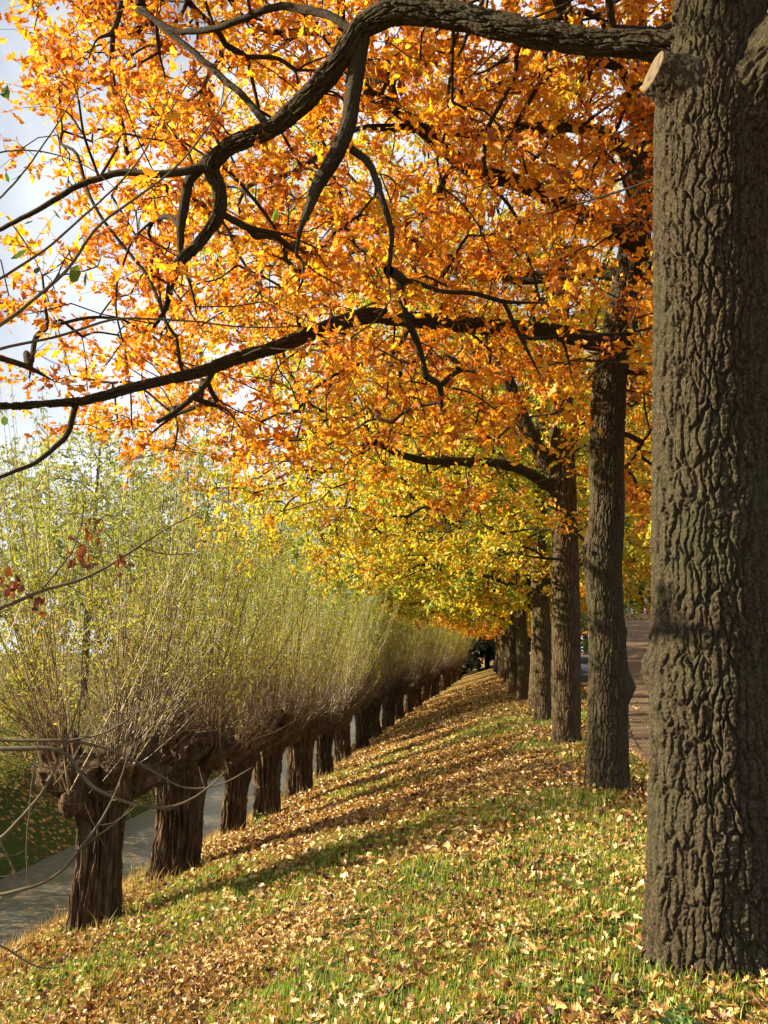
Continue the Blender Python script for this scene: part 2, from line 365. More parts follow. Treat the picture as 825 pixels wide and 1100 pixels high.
for side in (0, -1):                                      # edging kerbs
    P = np.stack([RX[:, side], RY[:, side], RZ[:, side]+.02], -1); d = np.array([.05, 0, 0])
    mb.grid(np.stack([P-d-[0, 0, .12], P-d, P+d, P+d-[0, 0, .12]], 1))
tag(link('road', mb.mesh('road', False), M['brick']), 'brown brick road climbing away to the right of the oaks', kind='structure')

# ------------------------------------------------------------------ leaves
LOBED = np.array([(0, -.5), (.05, -.30), (.17, -.20), (.11, -.09), (.25, .0), (.16, .11), (.27, .25), (.15, .30), (.10, .46), (-.08, .47),
                  (-.15, .31), (-.26, .26), (-.15, .10), (-.26, .01), (-.11, -.08), (-.16, -.21), (-.05, -.30)])
SIMPLE = np.array([(0, -.5), (.24, -.12), (.30, .22), (0, .5), (-.30, .22), (-.24, -.12)])
NARROW = np.array([(0, -.5), (.10, 0), (0, .5), (-.10, 0)])
OVAL = np.array([(0, -.5), (.22, -.2), (.22, .2), (0, .5), (-.22, .2), (-.22, -.2)])
def leaves(mb, P, size, shape=LOBED, tint=None, up=.0, droop=0.0, curl=.25, lie=None, rg=rng):
    """P (n,3) positions, size (n,); lie: normals to lie near"""
    n = len(P); k = len(shape)
    if n == 0: return
    Nn = rg.normal(size=(n, 3)); Nn[:, 2] += up*2
    if lie is not None: Nn = lie + rg.normal(size=(n, 3))*.55
    Nn /= np.linalg.norm(Nn, axis=1, keepdims=True)
    D = rg.normal(size=(n, 3)); D[:, 2] -= droop
    D -= Nn*np.sum(D*Nn, 1, keepdims=True); D /= np.linalg.norm(D, axis=1, keepdims=True)
    S = np.cross(D, Nn)
    o = np.broadcast_to(shape, (n, k, 2))*(1+.16*rg.normal(size=(n, k, 1)))
    c = curl*(rg.random((n, 1))*1.6-.3)
    h = c*(np.abs(o[:, :, 0])*1.5 + o[:, :, 1]**2*1.2) + .03*rg.normal(size=(n, k))
    V = P[:, None] + size[:, None, None]*(S[:, None]*o[:, :, :1] + D[:, None]*o[:, :, 1:] + Nn[:, None]*h[:, :, None])
    if k == 4:
        V = V.reshape(-1, 3); b = np.arange(n)*4
        mb.add(V, np.stack([b, b+1, b+2, b+3], -1), None, tint if tint is not None else rg.random(n)); return
    C = P[:, None]; V = np.concatenate([V, C], 1).reshape(-1, 3)
    b = (np.arange(n)*(k+1))[:, None]; kk = np.arange(k)
    T = np.stack([b+kk, b+(kk+1) % k, np.broadcast_to(b+k, (n, k))], -1).reshape(-1, 3)
    tt = tint if tint is not None else rg.random(n)
    mb.add(V, None, T, .5, np.repeat(np.ones(n)*tt, k))

# ------------------------------------------------------------------ bark trunk with modelled furrows
def smooth_path(P, rad, n):
    P = np.asarray(P, float); rad = np.asarray(rad, float)
    d = np.concatenate([[0], np.cumsum(np.linalg.norm(np.diff(P, axis=0), axis=1))])
    t = np.linspace(0, d[-1], n)
    Q = np.stack([np.interp(t, d, P[:, i]) for i in range(3)], -1); r = np.interp(t, d, rad)
    k = max(3, n//len(P)//2*2+1); ker = np.hanning(k+2)[1:-1]; ker /= ker.sum(); pad = k//2
    def sm(a):
        e0 = 2*a[0]-a[pad:0:-1]; e1 = 2*a[-1]-a[-2:-pad-2:-1]
        return np.convolve(np.concatenate([e0, a, e1]), ker, 'valid')
    Q = np.stack([sm(Q[:, i]) for i in range(3)], -1); r = sm(r)
    return Q, r, t
def furrowed(mb, P, rad, na, step, cw=.035, ch=.13, amp=.022, flare=0, seed=0, lumps=(), twist=.0, noise=.03):
    d = np.linalg.norm(np.diff(np.asarray(P, float), axis=0), axis=1).sum()
    n = max(8, int(d/step)); Q, r, t = smooth_path(P, rad, n)
    T = np.gradient(Q, axis=0); T /= np.linalg.norm(T, axis=1, keepdims=True)
    ref = np.array([0, 1., 0]) if abs(T[n//2, 1]) < .8 else np.array([0, 0, 1.])
    A = np.cross(ref, T); A /= np.linalg.norm(A, axis=1, keepdims=True); B = np.cross(T, A)
    th = np.linspace(0, 2*np.pi, na, endpoint=False)
    TH, TT = np.meshgrid(th, t)
    rm = float(np.mean(r)); nu = max(6, round(2*np.pi*rm/cw))
    cx, sx = np.cos(TH)*rm, np.sin(TH)*rm
    warp = fbm(cx*11, sx*11, TT*17, seed+1, 4)-.5
    warp2 = fbm(cx*7+9, sx*7, TT*3.2, seed+4, 3)-.5
    u = TH/(2*np.pi)*nu + warp*1.15 + warp2*1.3 + twist*TT; v = TT/(ch*2.0) + warp2*.8 + .9*(vn(np.floor(TH/(2*np.pi)*nu)+.5, TT*0+.5, None, seed+61))
    f1, f2, idc = worley(u, v, nu, seed)
    e = np.clip((f2-f1-.04)/.17, 0, 1)**.75
    rn = vn(u*.62+11, v*1.3, None, seed+51)
    seam = (TH > 6.0)*0.0
    e = np.minimum(e, .3+.7*np.clip(np.abs(2*vn(cx*22+warp*.8, sx*22+warp*.8, TT*3.4, seed+52)-1)/.13, 0, 1))
    u2 = TH/(2*np.pi)*nu*2+warp*4.5; g1, g2, _ = worley(u2, TT/ch*4.5+warp*4, nu*2, seed+31)
    fine = np.clip((g2-g1)/.25, 0, 1)
    big = fbm(np.cos(TH)*1.6, np.sin(TH)*1.6, TT*(.9 if noise < .06 else 3.5), seed+2, 2)-.5
    H = amp*(e*(.65+.5*idc)+.20*fine*e + (.25+.75*e)*.6*(fbm(cx*90, sx*90, TT*95, seed+6, 2)-.5)) - amp
    RR = r[:, None]*(1+noise*4*big) + H
    if flare:
        k = np.exp(-TT/.28); lob = .55+.45*np.cos(TH*5+1.2+.8*np.sin(TH*2+seed))
        RR = RR + flare*k*(.45+.8*lob)
    for (a0, t0, rr, hh) in lumps:
        da = np.angle(np.exp(1j*(TH-a0)))*r[:, None]; dd = np.hypot(da, TT-t0)/rr
        RR = RR + hh*np.exp(-dd**2*1.6)*(1+.5*(fbm(cx*16, sx*16, TT*16, seed+12, 2)-.5))
    V = Q[:, None] + RR[:, :, None]*(A[:, None]*np.cos(TH)[:, :, None] + B[:, None]*np.sin(TH)[:, :, None])
    mb.grid(V, wrap=True)
    return Q, r

# ------------------------------------------------------------------ branch growth: connect attractors to nearest skeleton node
def grow(skel, attr, rtip=.0058, pw=.47, wander=.16, seed=0, plcost=.22, step=.28):
    """skel: (n,3) start nodes; returns chains [(points, radii)], tips, tip dirs"""
    rg = np.random.default_rng(seed)
    nodes = [np.asarray(s, float) for s in skel]; par = [-1]*len(nodes); pl = [0.]*len(nodes)
    N0 = len(nodes); arr = np.zeros((N0+len(attr)*14, 3)); arr[:N0] = np.array(nodes); pla = np.zeros(len(arr)); cnt = N0
    root = np.array(skel).mean(0)
    d0 = np.array([np.min(np.linalg.norm(arr[:N0]-a, axis=1)) for a in attr]); order = np.argsort(d0+rg.random(len(attr))*.5)
    nd = np.zeros_like(arr)
    parent = -np.ones(len(arr), int); chains = []; tips = []; dirs = []
    for oi in order:
        a = attr[oi]; dv = a-arr[:cnt]; d = np.linalg.norm(dv, axis=1)
        cost = d + plcost*pla[:cnt] + .25*np.maximum(0, -dv[:, 2])
        cost = cost + .45*d*(1-(dv*nd[:cnt]).sum(1)/(d+1e-6))*(np.abs(nd[:cnt]).sum(1) > 0)
        j = int(np.argmin(cost)); L = d[j]
        k = int(np.clip(round(L/step), 2, 12))
        tt = np.linspace(0, 1, k+1)[1:]
        off = rg.normal(size=3)*wander*L*.5; off2 = rg.normal(size=3)*wander*L*.25
        pts = arr[j]+(a-arr[j])*tt[:, None] + np.sin(tt*np.pi)[:, None]*off + np.sin(tt*2*np.pi)[:, None]*off2 + rg.normal(size=(k, 3))*.018
        pts[:, 2] += np.sin(tt*np.pi)*L*.08
        if cnt+k >= len(arr): break
        idx = np.arange(cnt, cnt+k); arr[idx] = pts; _d = np.diff(np.concatenate([arr[j][None], pts]), axis=0); nd[idx] = _d/np.linalg.norm(_d, axis=1, keepdims=True); parent[cnt] = j; parent[idx[1:]] = idx[:-1]
        pla[idx] = pla[j]+L*tt; cnt += k
        chains.append((j, idx)); tips.append(pts[-1]); v = pts[-1]-pts[-2] if k > 1 else a-arr[j]; dirs.append(v/np.linalg.norm(v))
    c = np.zeros(cnt)
    for (j, idx) in chains: c[idx[-1]] += 1
    for i in range(cnt-1, N0-1, -1): c[parent[i]] += c[i]
    rad = rtip*np.maximum(c, 1)**pw
    outc = []
    for j, idx in chains:
        ii = np.concatenate([[j], idx]); rr = rad[ii].copy()
        rr[0] = min(rad[j], rr[1]*1.15)
        outc.append((arr[ii], rr))
    return outc, np.array(tips), np.array(dirs)
def twiglets(mb_b, mb_l, tips, dirs, k, ln, nl, size, shape, seed, up=.2, droop=.2, rt=.003, spread=.8, tintf=None, lo=.15):
    rg = np.random.default_rng(seed); n = len(tips)
    S = np.repeat(tips, k, 0); Dd = np.repeat(dirs, k, 0) + rg.normal(size=(n*k, 3))*spread; Dd[:, 2] += .1
    Dd /= np.linalg.norm(Dd, axis=1, keepdims=True); L = ln*(.5+rg.random(n*k))
    bend = rg.normal(size=(n*k, 3))*.25
    t = np.linspace(0, 1, 4)
    P = S[:, None]+Dd[:, None]*(L[:, None]*t)[:, :, None] + bend[:, None]*(L[:, None]*t**2)[:, :, None]
    mb_b.tubes(P, (rt*(1.3-.9*t))[None]*np.ones((n*k, 1)), 3)
    m = n*k*nl; ti = np.repeat(np.arange(n*k), nl); tt = lo+(1-lo)*rg.random(m)**.7
    pos = S[ti]+Dd[ti]*(L[ti]*tt)[:, None]+bend[ti]*(L[ti]*tt**2)[:, None] + rg.normal(size=(m, 3))*size*.42
    sz = size*(.65+.7*rg.random(m))
    cl = np.repeat(rg.random(n), k)[ti]
    tint = np.clip(.45*cl+.55*rg.random(m), 0, 1)
    leaves(mb_l, pos, sz, shape, tint, up=up, droop=droop, curl=.5, rg=rg)

def crown_pts(n, c, rad, rg, zmin=3.5, zcut=None, keep=None, hollow=.35):
    out_ = []
    while len(out_) < n:
        p = rg.uniform(-1, 1, size=(n*3, 3)); q = (np.abs(p)**5).sum(1)**(1/5); p = p[(q < 1) & (q > hollow*rg.random(len(q)))]
        P = p*np.array(rad)+np.array(c)
        lump = fbm(P[:, 0]*.8+5, P[:, 1]*.8, P[:, 2]*.8, 77, 2)
        P = P[lump > .43+.08*rg.random(len(P))]
        P = P[P[:, 2] > zmin+.7*vn(P[:, 0]*.6, P[:, 1]*.6, None, 5)]
        if keep is not None: P = P[keep(P)]
        out_ += list(P)
    return np.array(out_[:n])

def oak(name_i, base, trunk, limbs, n_attr, crown_c, crown_r, leafmat_, label, seed, shape, lsize, res, zmin=3.5, keep=None, nl=8, kt=4, lumps=(), stub=None, group='oaks in the row', flare=.10, extra=None):
    base = np.array(base, float); rg = np.random.default_rng(seed)
    root = thing('oak_tree', base, label, 'tree', group)
    P = np.array([p[:3] for p in trunk])-base; r = np.array([p[3] for p in trunk])
    mb = MB(); na, step, cw, ch, amp = res
    Q, rr = furrowed(mb, P, r, na, step, cw, ch, amp, flare, seed, lumps)
    tr = link('trunk', mb.mesh('oak_trunk'), M['oak_bark'] if na > 200 else M['oak_bark_far'], root)
    skel = list(Q[Q[:, 2] > zmin-.2][::6])
    for L in limbs:
        LP = np.array([p[:3] for p in L])-base; lr = np.array([p[3] for p in L]); mb = MB()
        ln_ = np.linalg.norm(np.diff(LP, axis=0), axis=1).sum()
        if lr.max() > .05:
            big_ = lr.max() > .12
            q, _ = furrowed(mb, LP, lr, 200 if big_ else 64, .012 if big_ else .02, .034, .12, .022 if big_ else min(.016, lr.min()*.4), 0, seed+3, noise=.08)
            mb.tube(q[-2:], [lr[-1], lr[-1]*.6], 24)
        else:
            q, qr, _ = smooth_path(LP, lr, int(ln_/.06)+4)
            q = q+np.cumsum(rg.normal(size=q.shape)*.003, 0); mb.tube(q, qr, 10)
        link('limb', mb.mesh('oak_limb'), M['oak_bark' if lr.max() > .12 else 'branch_bark'], root)
        skel += list(q[len(q)//6::max(1, int(.25/max(.03, ln_/len(q))))])
    if stub is not None:
        a, b, r0, r1 = stub; a = np.array(a)-base; b = np.array(b)-base
        mb = MB(); furrowed(mb, [a, (a+b)/2, b], [r0, (r0+r1)/2, r1], 72, .01, .03, .08, .012, 0, seed+40)
        s_ = link('cut_stub', mb.mesh('cut_stub'), M['oak_bark'], root)
        t_ = (b-a)/np.linalg.norm(b-a); mb = MB()
        A = np.cross(t_, [0, 0, 1.]); A /= np.linalg.norm(A); B = np.cross(t_, A); th = np.linspace(0, 2*np.pi, 40, endpoint=False)
        rings = [b+t_*dd+(A[None]*np.cos(th)[:, None]+B[None]*np.sin(th)[:, None])*r1*k_*(1+.05*np.sin(3*th))[:, None] for dd, k_ in ((-.01, .97), (.006, .98), (.008, .8), (0, .5), (-.012, .02))]
        mb.grid(np.stack(rings), wrap=True); link('cut_face', mb.mesh('cut_face'), M['cut_wood'], s_)
    att = crown_pts(n_attr, np.array(crown_c)-base, crown_r, rg, zmin, keep=(lambda P_: keep(P_+base)) if keep else None)
    ch_, tips, dirs = grow(skel, att, seed=seed)
    mbb, mbl = MB(), MB()
    for p, r_ in ch_:
        if r_.max() > .007 and len(p) > 2:
            q0, q1, _ = smooth_path(p, r_, len(p)*3); q0[0] = p[0]; p, r_ = q0, q1
        mbb.tube(p, r_, 8 if r_.max() > .02 else 5, cap=False)
    twiglets(mbb, mbl, tips, dirs, kt, .34, nl, lsize, shape, seed+1)
    if extra: extra(mbb, mbl, base)
    link('branches', mbb.mesh('oak_branches'), M['branch_bark'], root)
    link('crown', mbl.mesh('oak_crown', False), leafmat_, root)
    return root

def L_(pts, D=None):
    o_ = []
    for p in pts:
        px, py, d, rp = p; w_ = unp(px, py, d); o_.append((*w_, rp*d/F))
    return o_

LIMB_B = np.array([(655, 370), (600, 357), (540, 352), (475, 347), (436, 343), (395, 338), (350, 352), (300, 372), (245, 388), (215, 400), (160, 412), (85, 432)], float)
LIMB_C = np.array([(600, 528), (580, 515), (555, 502), (525, 496), (490, 496), (455, 495), (428, 488)], float)
LIMB_D = np.array([(600, 512), (580, 485), (563, 455), (553, 428), (544, 405)], float)
LIMB_A = np.array([(700, 49), (560, 33), (425, 10), (388, 28), (365, 65), (330, 106), (290, 140), (243, 158), (224, 178), (236, 202), (237, 228), (216, 260)], float)
def near_path(q, path, w_):
    best = np.full(len(q), 1e9)
    for a, b in zip(path[:-1], path[1:]):
        t = np.clip(((q[:, :2]-a)@(b-a))/np.dot(b-a, b-a), 0, 1)
        best = np.minimum(best, np.linalg.norm(q[:, :2]-(a+t[:, None]*(b-a)), axis=1))
    return best < w_
def view_keep(P_):
    q = proj(P_); f = q[:, 2]
    inview = (f > .3) & (q[:, 0] > -250) & (q[:, 0] < 1000) & (q[:, 1] > -330) & (q[:, 1] < 1180)
    near = (f < 6.0) & inview
    front = inview & (q[:, 0] > 655) & (f < 7.0)
    low = (q[:, 0] > 560) & (q[:, 1] > 400) & inview
    left = (P_[:, 0] > -4.6-.8*vn(P_[:, 1], P_[:, 2])) & ~(inview & (q[:, 0] < 20+55*vn(P_[:, 1]*2, P_[:, 2]*2)) & (q[:, 1] < 260))
    lim = (near_path(q, LIMB_B, 26) & (f < 9)) | (near_path(q, LIMB_C, 20) & (f < 16)) | (near_path(q, LIMB_A, 24) & (f < 6.6))
    return ~lim & ~near & ~front & ~low & left & (np.linalg.norm(P_-CAM, axis=1) > 3.2)

# --- oak 1 (hero)
b1 = unp(768, 1040, 5.42); b1[2] = float(gz(b1[0], b1[1]))-.05
c = lambda px, py, D: unp(px, py, D)
t1 = [(*b1, .325), (*c(768, 860, 5.42), .318), (*c(765, 700, 5.42), .305), (*c(763, 450, 5.42), .298), (*c(763, 250, 5.42), .300), (*c(764, 120, 5.42), .315), (*c(773, 45, 5.45), .265), (*c(772, -60, 5.47), .21), (*c(760, -180, 5.52), .21), (*c(750, -420, 5.57), .16), (*c(770, -800, 5.67), .09)]
t1 = [(a_, b_, c_, r_*1.13) for a_, b_, c_, r_ in t1]
limbs1 = [
 L_([(775, 62, 5.45, 26), (735, 56, 5.47, 24), (702, 49, 5.49, 18.5), (675, 47, 5.52, 16), (640, 46, 5.57, 15), (560, 33, 5.67, 15.5), (490, 17, 5.77, 15.5), (425, 10, 5.87, 15.5), (388, 28, 5.97, 14), (365, 65, 6.07, 13), (330, 106, 6.27, 12), (290, 140, 6.47, 10.5), (243, 158, 6.67, 9.5), (224, 178, 6.77, 9), (236, 202, 6.82, 8.5), (237, 228, 6.87, 8), (216, 260, 6.97, 7), (193, 280, 6.97, 5.5), (184, 300, 7.02, 4), (180, 330, 7.07, 2.4), (165, 352, 7.17, 1.2)]),
 L_([(392, 24, 5.97, 9), (383, 75, 6.07, 10), (376, 130, 6.17, 9.5), (362, 165, 6.17, 9), (340, 200, 6.27, 7.5), (334, 218, 6.27, 6), (322, 246, 6.27, 3), (318, 275, 6.27, 1.5)]),
 L_([(228, 168, 6.77, 6.5), (204, 193, 6.87, 6), (198, 225, 6.97, 6), (194, 258, 7.02, 4.5), (196, 285, 7.07, 3), (205, 310, 7.12, 1.6), (212, 340, 7.17, .9)]),
 L_([(222, 180, 6.77, 5), (172, 190, 6.77, 4.5), (135, 187, 6.82, 4), (95, 200, 6.87, 3.6), (50, 225, 6.87, 3), (0, 250, 6.97, 2.4), (-50, 290, 6.97, 2), (-100, 310, 6.97, 1.5)]),
 L_([(377, 160, 6.17, 5), (398, 172, 6.17, 4.5), (410, 210, 6.17, 3.6), (424, 250, 6.27, 3), (420, 300, 6.27, 2.2)]),
 L_([(380, 33, 6.07, 5), (345, 12, 6.17, 5), (300, 6, 6.37, 4.5), (240, 30, 6.57, 4), (190, 35, 6.77, 3.4), (145, 10, 6.87, 3)]),
 L_([(290, 140, 6.47, 4.5), (265, 105, 6.57, 4), (222, 70, 6.77, 4), (180, 35, 6.87, 3.4), (145, 0, 6.97, 3)]),
 L_([(760, -120, 5.52, 26), (660, -190, 6.07, 18), (520, -240, 6.87, 14), (380, -200, 7.67, 10), (260, -90, 8.47, 7), (200, -20, 8.87, 4)]),
 L_([(764, 235, 5.44, 48), (778, 165, 5.40, 54), (812, 100, 5.30, 56), (862, 45, 5.15, 50), (930, -20, 5.0, 42), (1080, -190, 4.8, 26)]),
 L_([(760, -60, 5.57, 22), (730, -60, 5.97, 16), (690, -40, 6.67, 12), (600, -60, 7.67, 9)]),
]
oak(1, b1, t1, limbs1, 1900, (-.1, 6.5, 7.6), (4.9, 4.7, 4.5), M['leaf_orange'],
    'thick furrowed oak trunk nearest the camera at the right edge, orange crown overhead', 101, LOBED, .100, (460, .0068, .036, .13, .028),
    zmin=3.5, keep=view_keep, lumps=[(3.15, 1.60, .13, .065), (3.9, 2.55, .07, .025), (3.4, 1.42, .08, .03)],
    stub=(c(775, 112, 5.36), c(702, 77, 5.26), .27, .125), flare=.03)

# --- oak 2
b2 = unp(652, 848, 11.4); b2[2] = float(gz(b2[0], b2[1]))-.05
t2 = [(*b2, .245)] + [(*c(px, py, 11.4), r_*.0105) for px, py, r_ in [(652, 780, 23), (654, 720, 23), (652, 680, 20), (650, 640, 21), (647, 605, 22), (652, 560, 20.5), (652, 470, 20), (655, 400, 20), (668, 340, 20), (680, 280, 19), (688, 200, 17), (690, 100, 14), (680, -20, 11), (690, -200, 7)]]
limbs2 = [
 L_([(668, 372, 11.30, 11), (640, 368, 11.20, 10), (600, 357, 10.97, 9), (540, 352, 10.73, 9), (475, 347, 10.27, 8.5), (436, 343, 9.92, 8.5), (395, 338, 9.57, 8.5), (350, 352, 9.22, 8), (300, 372, 8.87, 7.5), (245, 388, 8.40, 7), (215, 400, 8.17, 6), (160, 412, 7.82, 5.5), (85, 432, 7.47, 4.5), (0, 437, 7.12, 3.5), (-60, 430, 7.00, 3)]),
 L_([(232, 395, 8.28, 4), (215, 418, 8.28, 3.6), (190, 438, 8.28, 3), (168, 452, 8.28, 2.4)]),
 L_([(82, 433, 7.47, 3.6), (76, 465, 7.47, 3.2), (45, 497, 7.35, 2.6), (0, 515, 7.23, 2)]),
 L_([(685, 262, 11.30, 12), (640, 240, 10.97, 10), (570, 200, 10.50, 9), (503, 182, 10.03, 8), (430, 118, 9.57, 7), (395, 100, 9.33, 5)]),
 L_([(688, 185, 11.40, 9), (657, 146, 11.20, 8), (616, 135, 10.97, 7), (570, 137, 10.73, 6.5), (523, 146, 10.38, 6), (460, 138, 10.03, 5), (395, 137, 9.68, 4)]),
 L_([(672, 345, 11.30, 7), (690, 300, 11.20, 7), (760, 200, 10.97, 6), (860, 100, 10.73, 5)]),
 L_([(682, 300, 11.40, 9), (640, 290, 12.00, 8), (560, 300, 12.80, 7), (480, 290, 13.60, 5)]),
]
k2 = lambda P_: ~((near_path(proj(P_), LIMB_B, 22) & (proj(P_)[:, 2] < 11.5)) | (near_path(proj(P_), LIMB_C, 20) & (proj(P_)[:, 2] < 17)) | (near_path(proj(P_), LIMB_D, 16) & (proj(P_)[:, 2] < 17))) & (P_[:, 0] > -4.6-.6*vn(P_[:, 1], P_[:, 2])) & ~((proj(P_)[:, 0] > 600) & (proj(P_)[:, 1] > 395) & (proj(P_)[:, 2] < 10.6))
oak(2, b2, t2, limbs2, 1400, (-.1, 11.4, 7.4), (4.8, 4.0, 4.3), M['leaf_orange'],
    'second oak of the row, its trunk swollen with burls and a long limb reaching left', 102, LOBED, .104, (260, .014, .036, .15, .022), zmin=3.5, keep=k2,
    lumps=[(0.25, 1.25, .17, .09), (2.6, 2.65, .10, .03), (3.1, 2.9, .2, .03), (0.1, 1.9, .12, .03)], flare=.035)
# --- oak 3
b3 = unp(608, 797, 17.3); b3[2] = float(gz(b3[0], b3[1]))-.05
t3 = [(*b3, .24)] + [(*c(px, py, 17.3), r_*.0160) for px, py, r_ in [(608, 740, 16.5), (608, 650, 16), (606, 560, 15.5), (604, 500, 15), (604, 420, 12), (602, 330, 10.5), (598, 240, 9), (600, 120, 7), (590, 0, 5)]]
limbs3 = [
 L_([(600, 512, 17.30, 9), (580, 485, 17.20, 9), (563, 455, 17.10, 8.5), (553, 428, 17.00, 8), (544, 405, 16.90, 7), (525, 360, 16.60, 6), (480, 320, 16.10, 5)]),
 L_([(600, 528, 17.30, 7), (580, 515, 17.20, 6), (555, 502, 17.10, 5.5), (525, 496, 16.90, 5), (490, 496, 16.60, 4.6), (455, 495, 16.30, 4.2), (428, 488, 16.10, 3.8), (395, 470, 15.70, 3)]),
 L_([(608, 470, 17.30, 6), (640, 440, 17.20, 5.5), (690, 430, 17.10, 5)]),
]
k3 = lambda P_: ~((near_path(proj(P_), LIMB_C, 16) | near_path(proj(P_), LIMB_D, 14)) & (proj(P_)[:, 2] < 17.5)) & (P_[:, 0] > -4.7-.6*vn(P_[:, 1], P_[:, 2])) & ~((proj(P_)[:, 0] > 570) & (proj(P_)[:, 1] > 500) & (proj(P_)[:, 2] < 16))
oak(3, b3, t3, limbs3, 1350, (-.2, 16.8, 7.3), (4.9, 4.3, 4.5), M['leaf_gold'],
    'third oak of the row, straight grey-brown trunk forking into a steep limb, golden leaves', 103, LOBED, .108, (180, .022, .04, .17, .02), zmin=2.9, keep=k3, flare=.03)

# --- generic oaks: two prototypes, copied
def oak_proto(seed, fork):
    rg = np.random.default_rng(seed)
    trunk = [(0, 0, -.05, .25), (0, 0, .6, .225), (.02, .02, 1.6, .215), (-.03, .0, 2.8, .205), (-.06, .03, 3.8, .19), (.0, .05, 5.2, .14), (.05, 0, 7, .10), (0, 0, 9.5, .05)]
    mb = MB(); Q, rr = furrowed(mb, [t[:3] for t in trunk], [t[3] for t in trunk], 90, .035, .04, .17, .02, .06, seed)
    skel = list(Q[Q[:, 2] > 3.2][::3]); tm = mb.mesh('oak_trunk')
    lm = []
    specs = [(2.9, 180, 2.6, .5, .075), (3.3, 160, 2.2, 1.4, .07), (3.2, 20, 2.2, .9, .07)]
    if fork: specs += [(2.3, 120, 1.6, 3.2, .12)]
    else: specs += [(3.6, 250, 2.2, 1.0, .07)]
    for z0, az, ln, rise, r0 in specs:
        a = R(az); t = np.linspace(0, 1, 7)
        P = np.stack([np.cos(a)*ln*t, np.sin(a)*ln*t, z0+rise*t+.25*np.sin(t*3.1)], -1) + np.cumsum(rg.normal(size=(7, 3))*.05, 0)*t[:, None]
        mb = MB(); q, qr, _ = smooth_path(P, r0*(1-.6*t), 26); mb.tube(q, qr, 10); lm.append(mb.mesh('oak_limb')); skel += list(q[5::2])
    att = crown_pts(1150, (-1.2, 0, 6.9), (4.8, 3.5, 4.3), rg, 2.7)
    ch_, tips, dirs = grow(skel, att, seed=seed)
    mbb, mbl = MB(), MB()
    for p, r_ in ch_: mbb.tube(p, r_, 5, cap=False)
    twiglets(mbb, mbl, tips, dirs, 4, .36, 8, .125, SIMPLE, seed+1)
    return tm, lm, mbb.mesh('oak_branches'), mbl.mesh('oak_crown', False)
protos = [oak_proto(201, False), oak_proto(202, True), oak_proto(203, False)]
ordn = ['first', 'second', 'third', 'fourth', 'fifth', 'sixth', 'seventh', 'eighth', 'ninth', 'tenth', 'eleventh', 'twelfth', 'thirteenth', 'fourteenth', 'fifteenth', 'sixteenth', 'seventeenth', 'eighteenth', 'nineteenth', 'twentieth', 'twenty-first', 'twenty-second', 'twenty-third', 'twenty-fourth', 'twenty-fifth', 'twenty-sixth', 'twenty-seventh', 'twenty-eighth', 'twenty-ninth', 'thirtieth', 'thirty-first', 'thirty-second', 'thirty-third']
def place_oak(pi, loc, rz, s, leaf, label, name='oak_tree', group='oaks in the row', tilt=(0, 0), cat='tree'):
    tm, lm, bm, cm = protos[pi]
    root = thing(name, loc, label, cat, group, rz, s); root.rotation_euler = (tilt[0], tilt[1], rz)
    link('trunk', tm, M['oak_bark_far'], root)
    for l in lm: link('limb', l, M['branch_bark'], root)
    link('branches', bm, M['branch_bark'], root); link('crown', cm, M[leaf], root)
    return root
row = [(583.5, 22.4, 1, 'leaf_green', (0, 0)), (574, 26.9, 2, 'leaf_gold', (0, R(4))), (563, 32.0, 1, 'leaf_green', (0, R(-2))), (552.5, 37.5, 0, 'leaf_gold', (0, 0)),
       (549, 43.5, 2, 'leaf_orange', (0, 0)), (545, 50, 1, 'leaf_gold', (0, R(2))), (541, 57, 0, 'leaf_orange', (0, 0)), (538, 64, 2, 'leaf_gold', (0, 0)), (536, 72, 1, 'leaf_orange', (0, 0)), (535, 80, 0, 'leaf_gold', (0, 0))]
feat = ['slim oak with a steep fork low on its trunk', 'slightly leaning oak with golden leaves', 'mossy-looking oak forking near the willows\' height', 'oak with sunlit golden leaves']
labs = ['fourth oak of the row, slim trunk just left of the third, turning leaves',
        'fifth oak of the row, trunk leaning right, partly behind the fourth',
        'sixth oak of the row, greenish trunk leaning and forking high',
        'seventh oak of the row, thin dark trunk just left of the greenish sixth']
for i, (px, D, pi, lf, tl) in enumerate(row):
    p = unp(px, 700, D); p[2] = float(gz(p[0], p[1]))-.03
    lab = labs[i] if i < len(labs) else ordn[i+3]+' oak counted from the near end of the row'
    place_oak(pi, p, [0, .5, -.4, .3, -.6, 0.2, .7, -.2, .4, 0][i], [1, .95, 1, .97, 1.02, 1, .98, 1, 1, 1][i], lf, lab, tilt=tl)

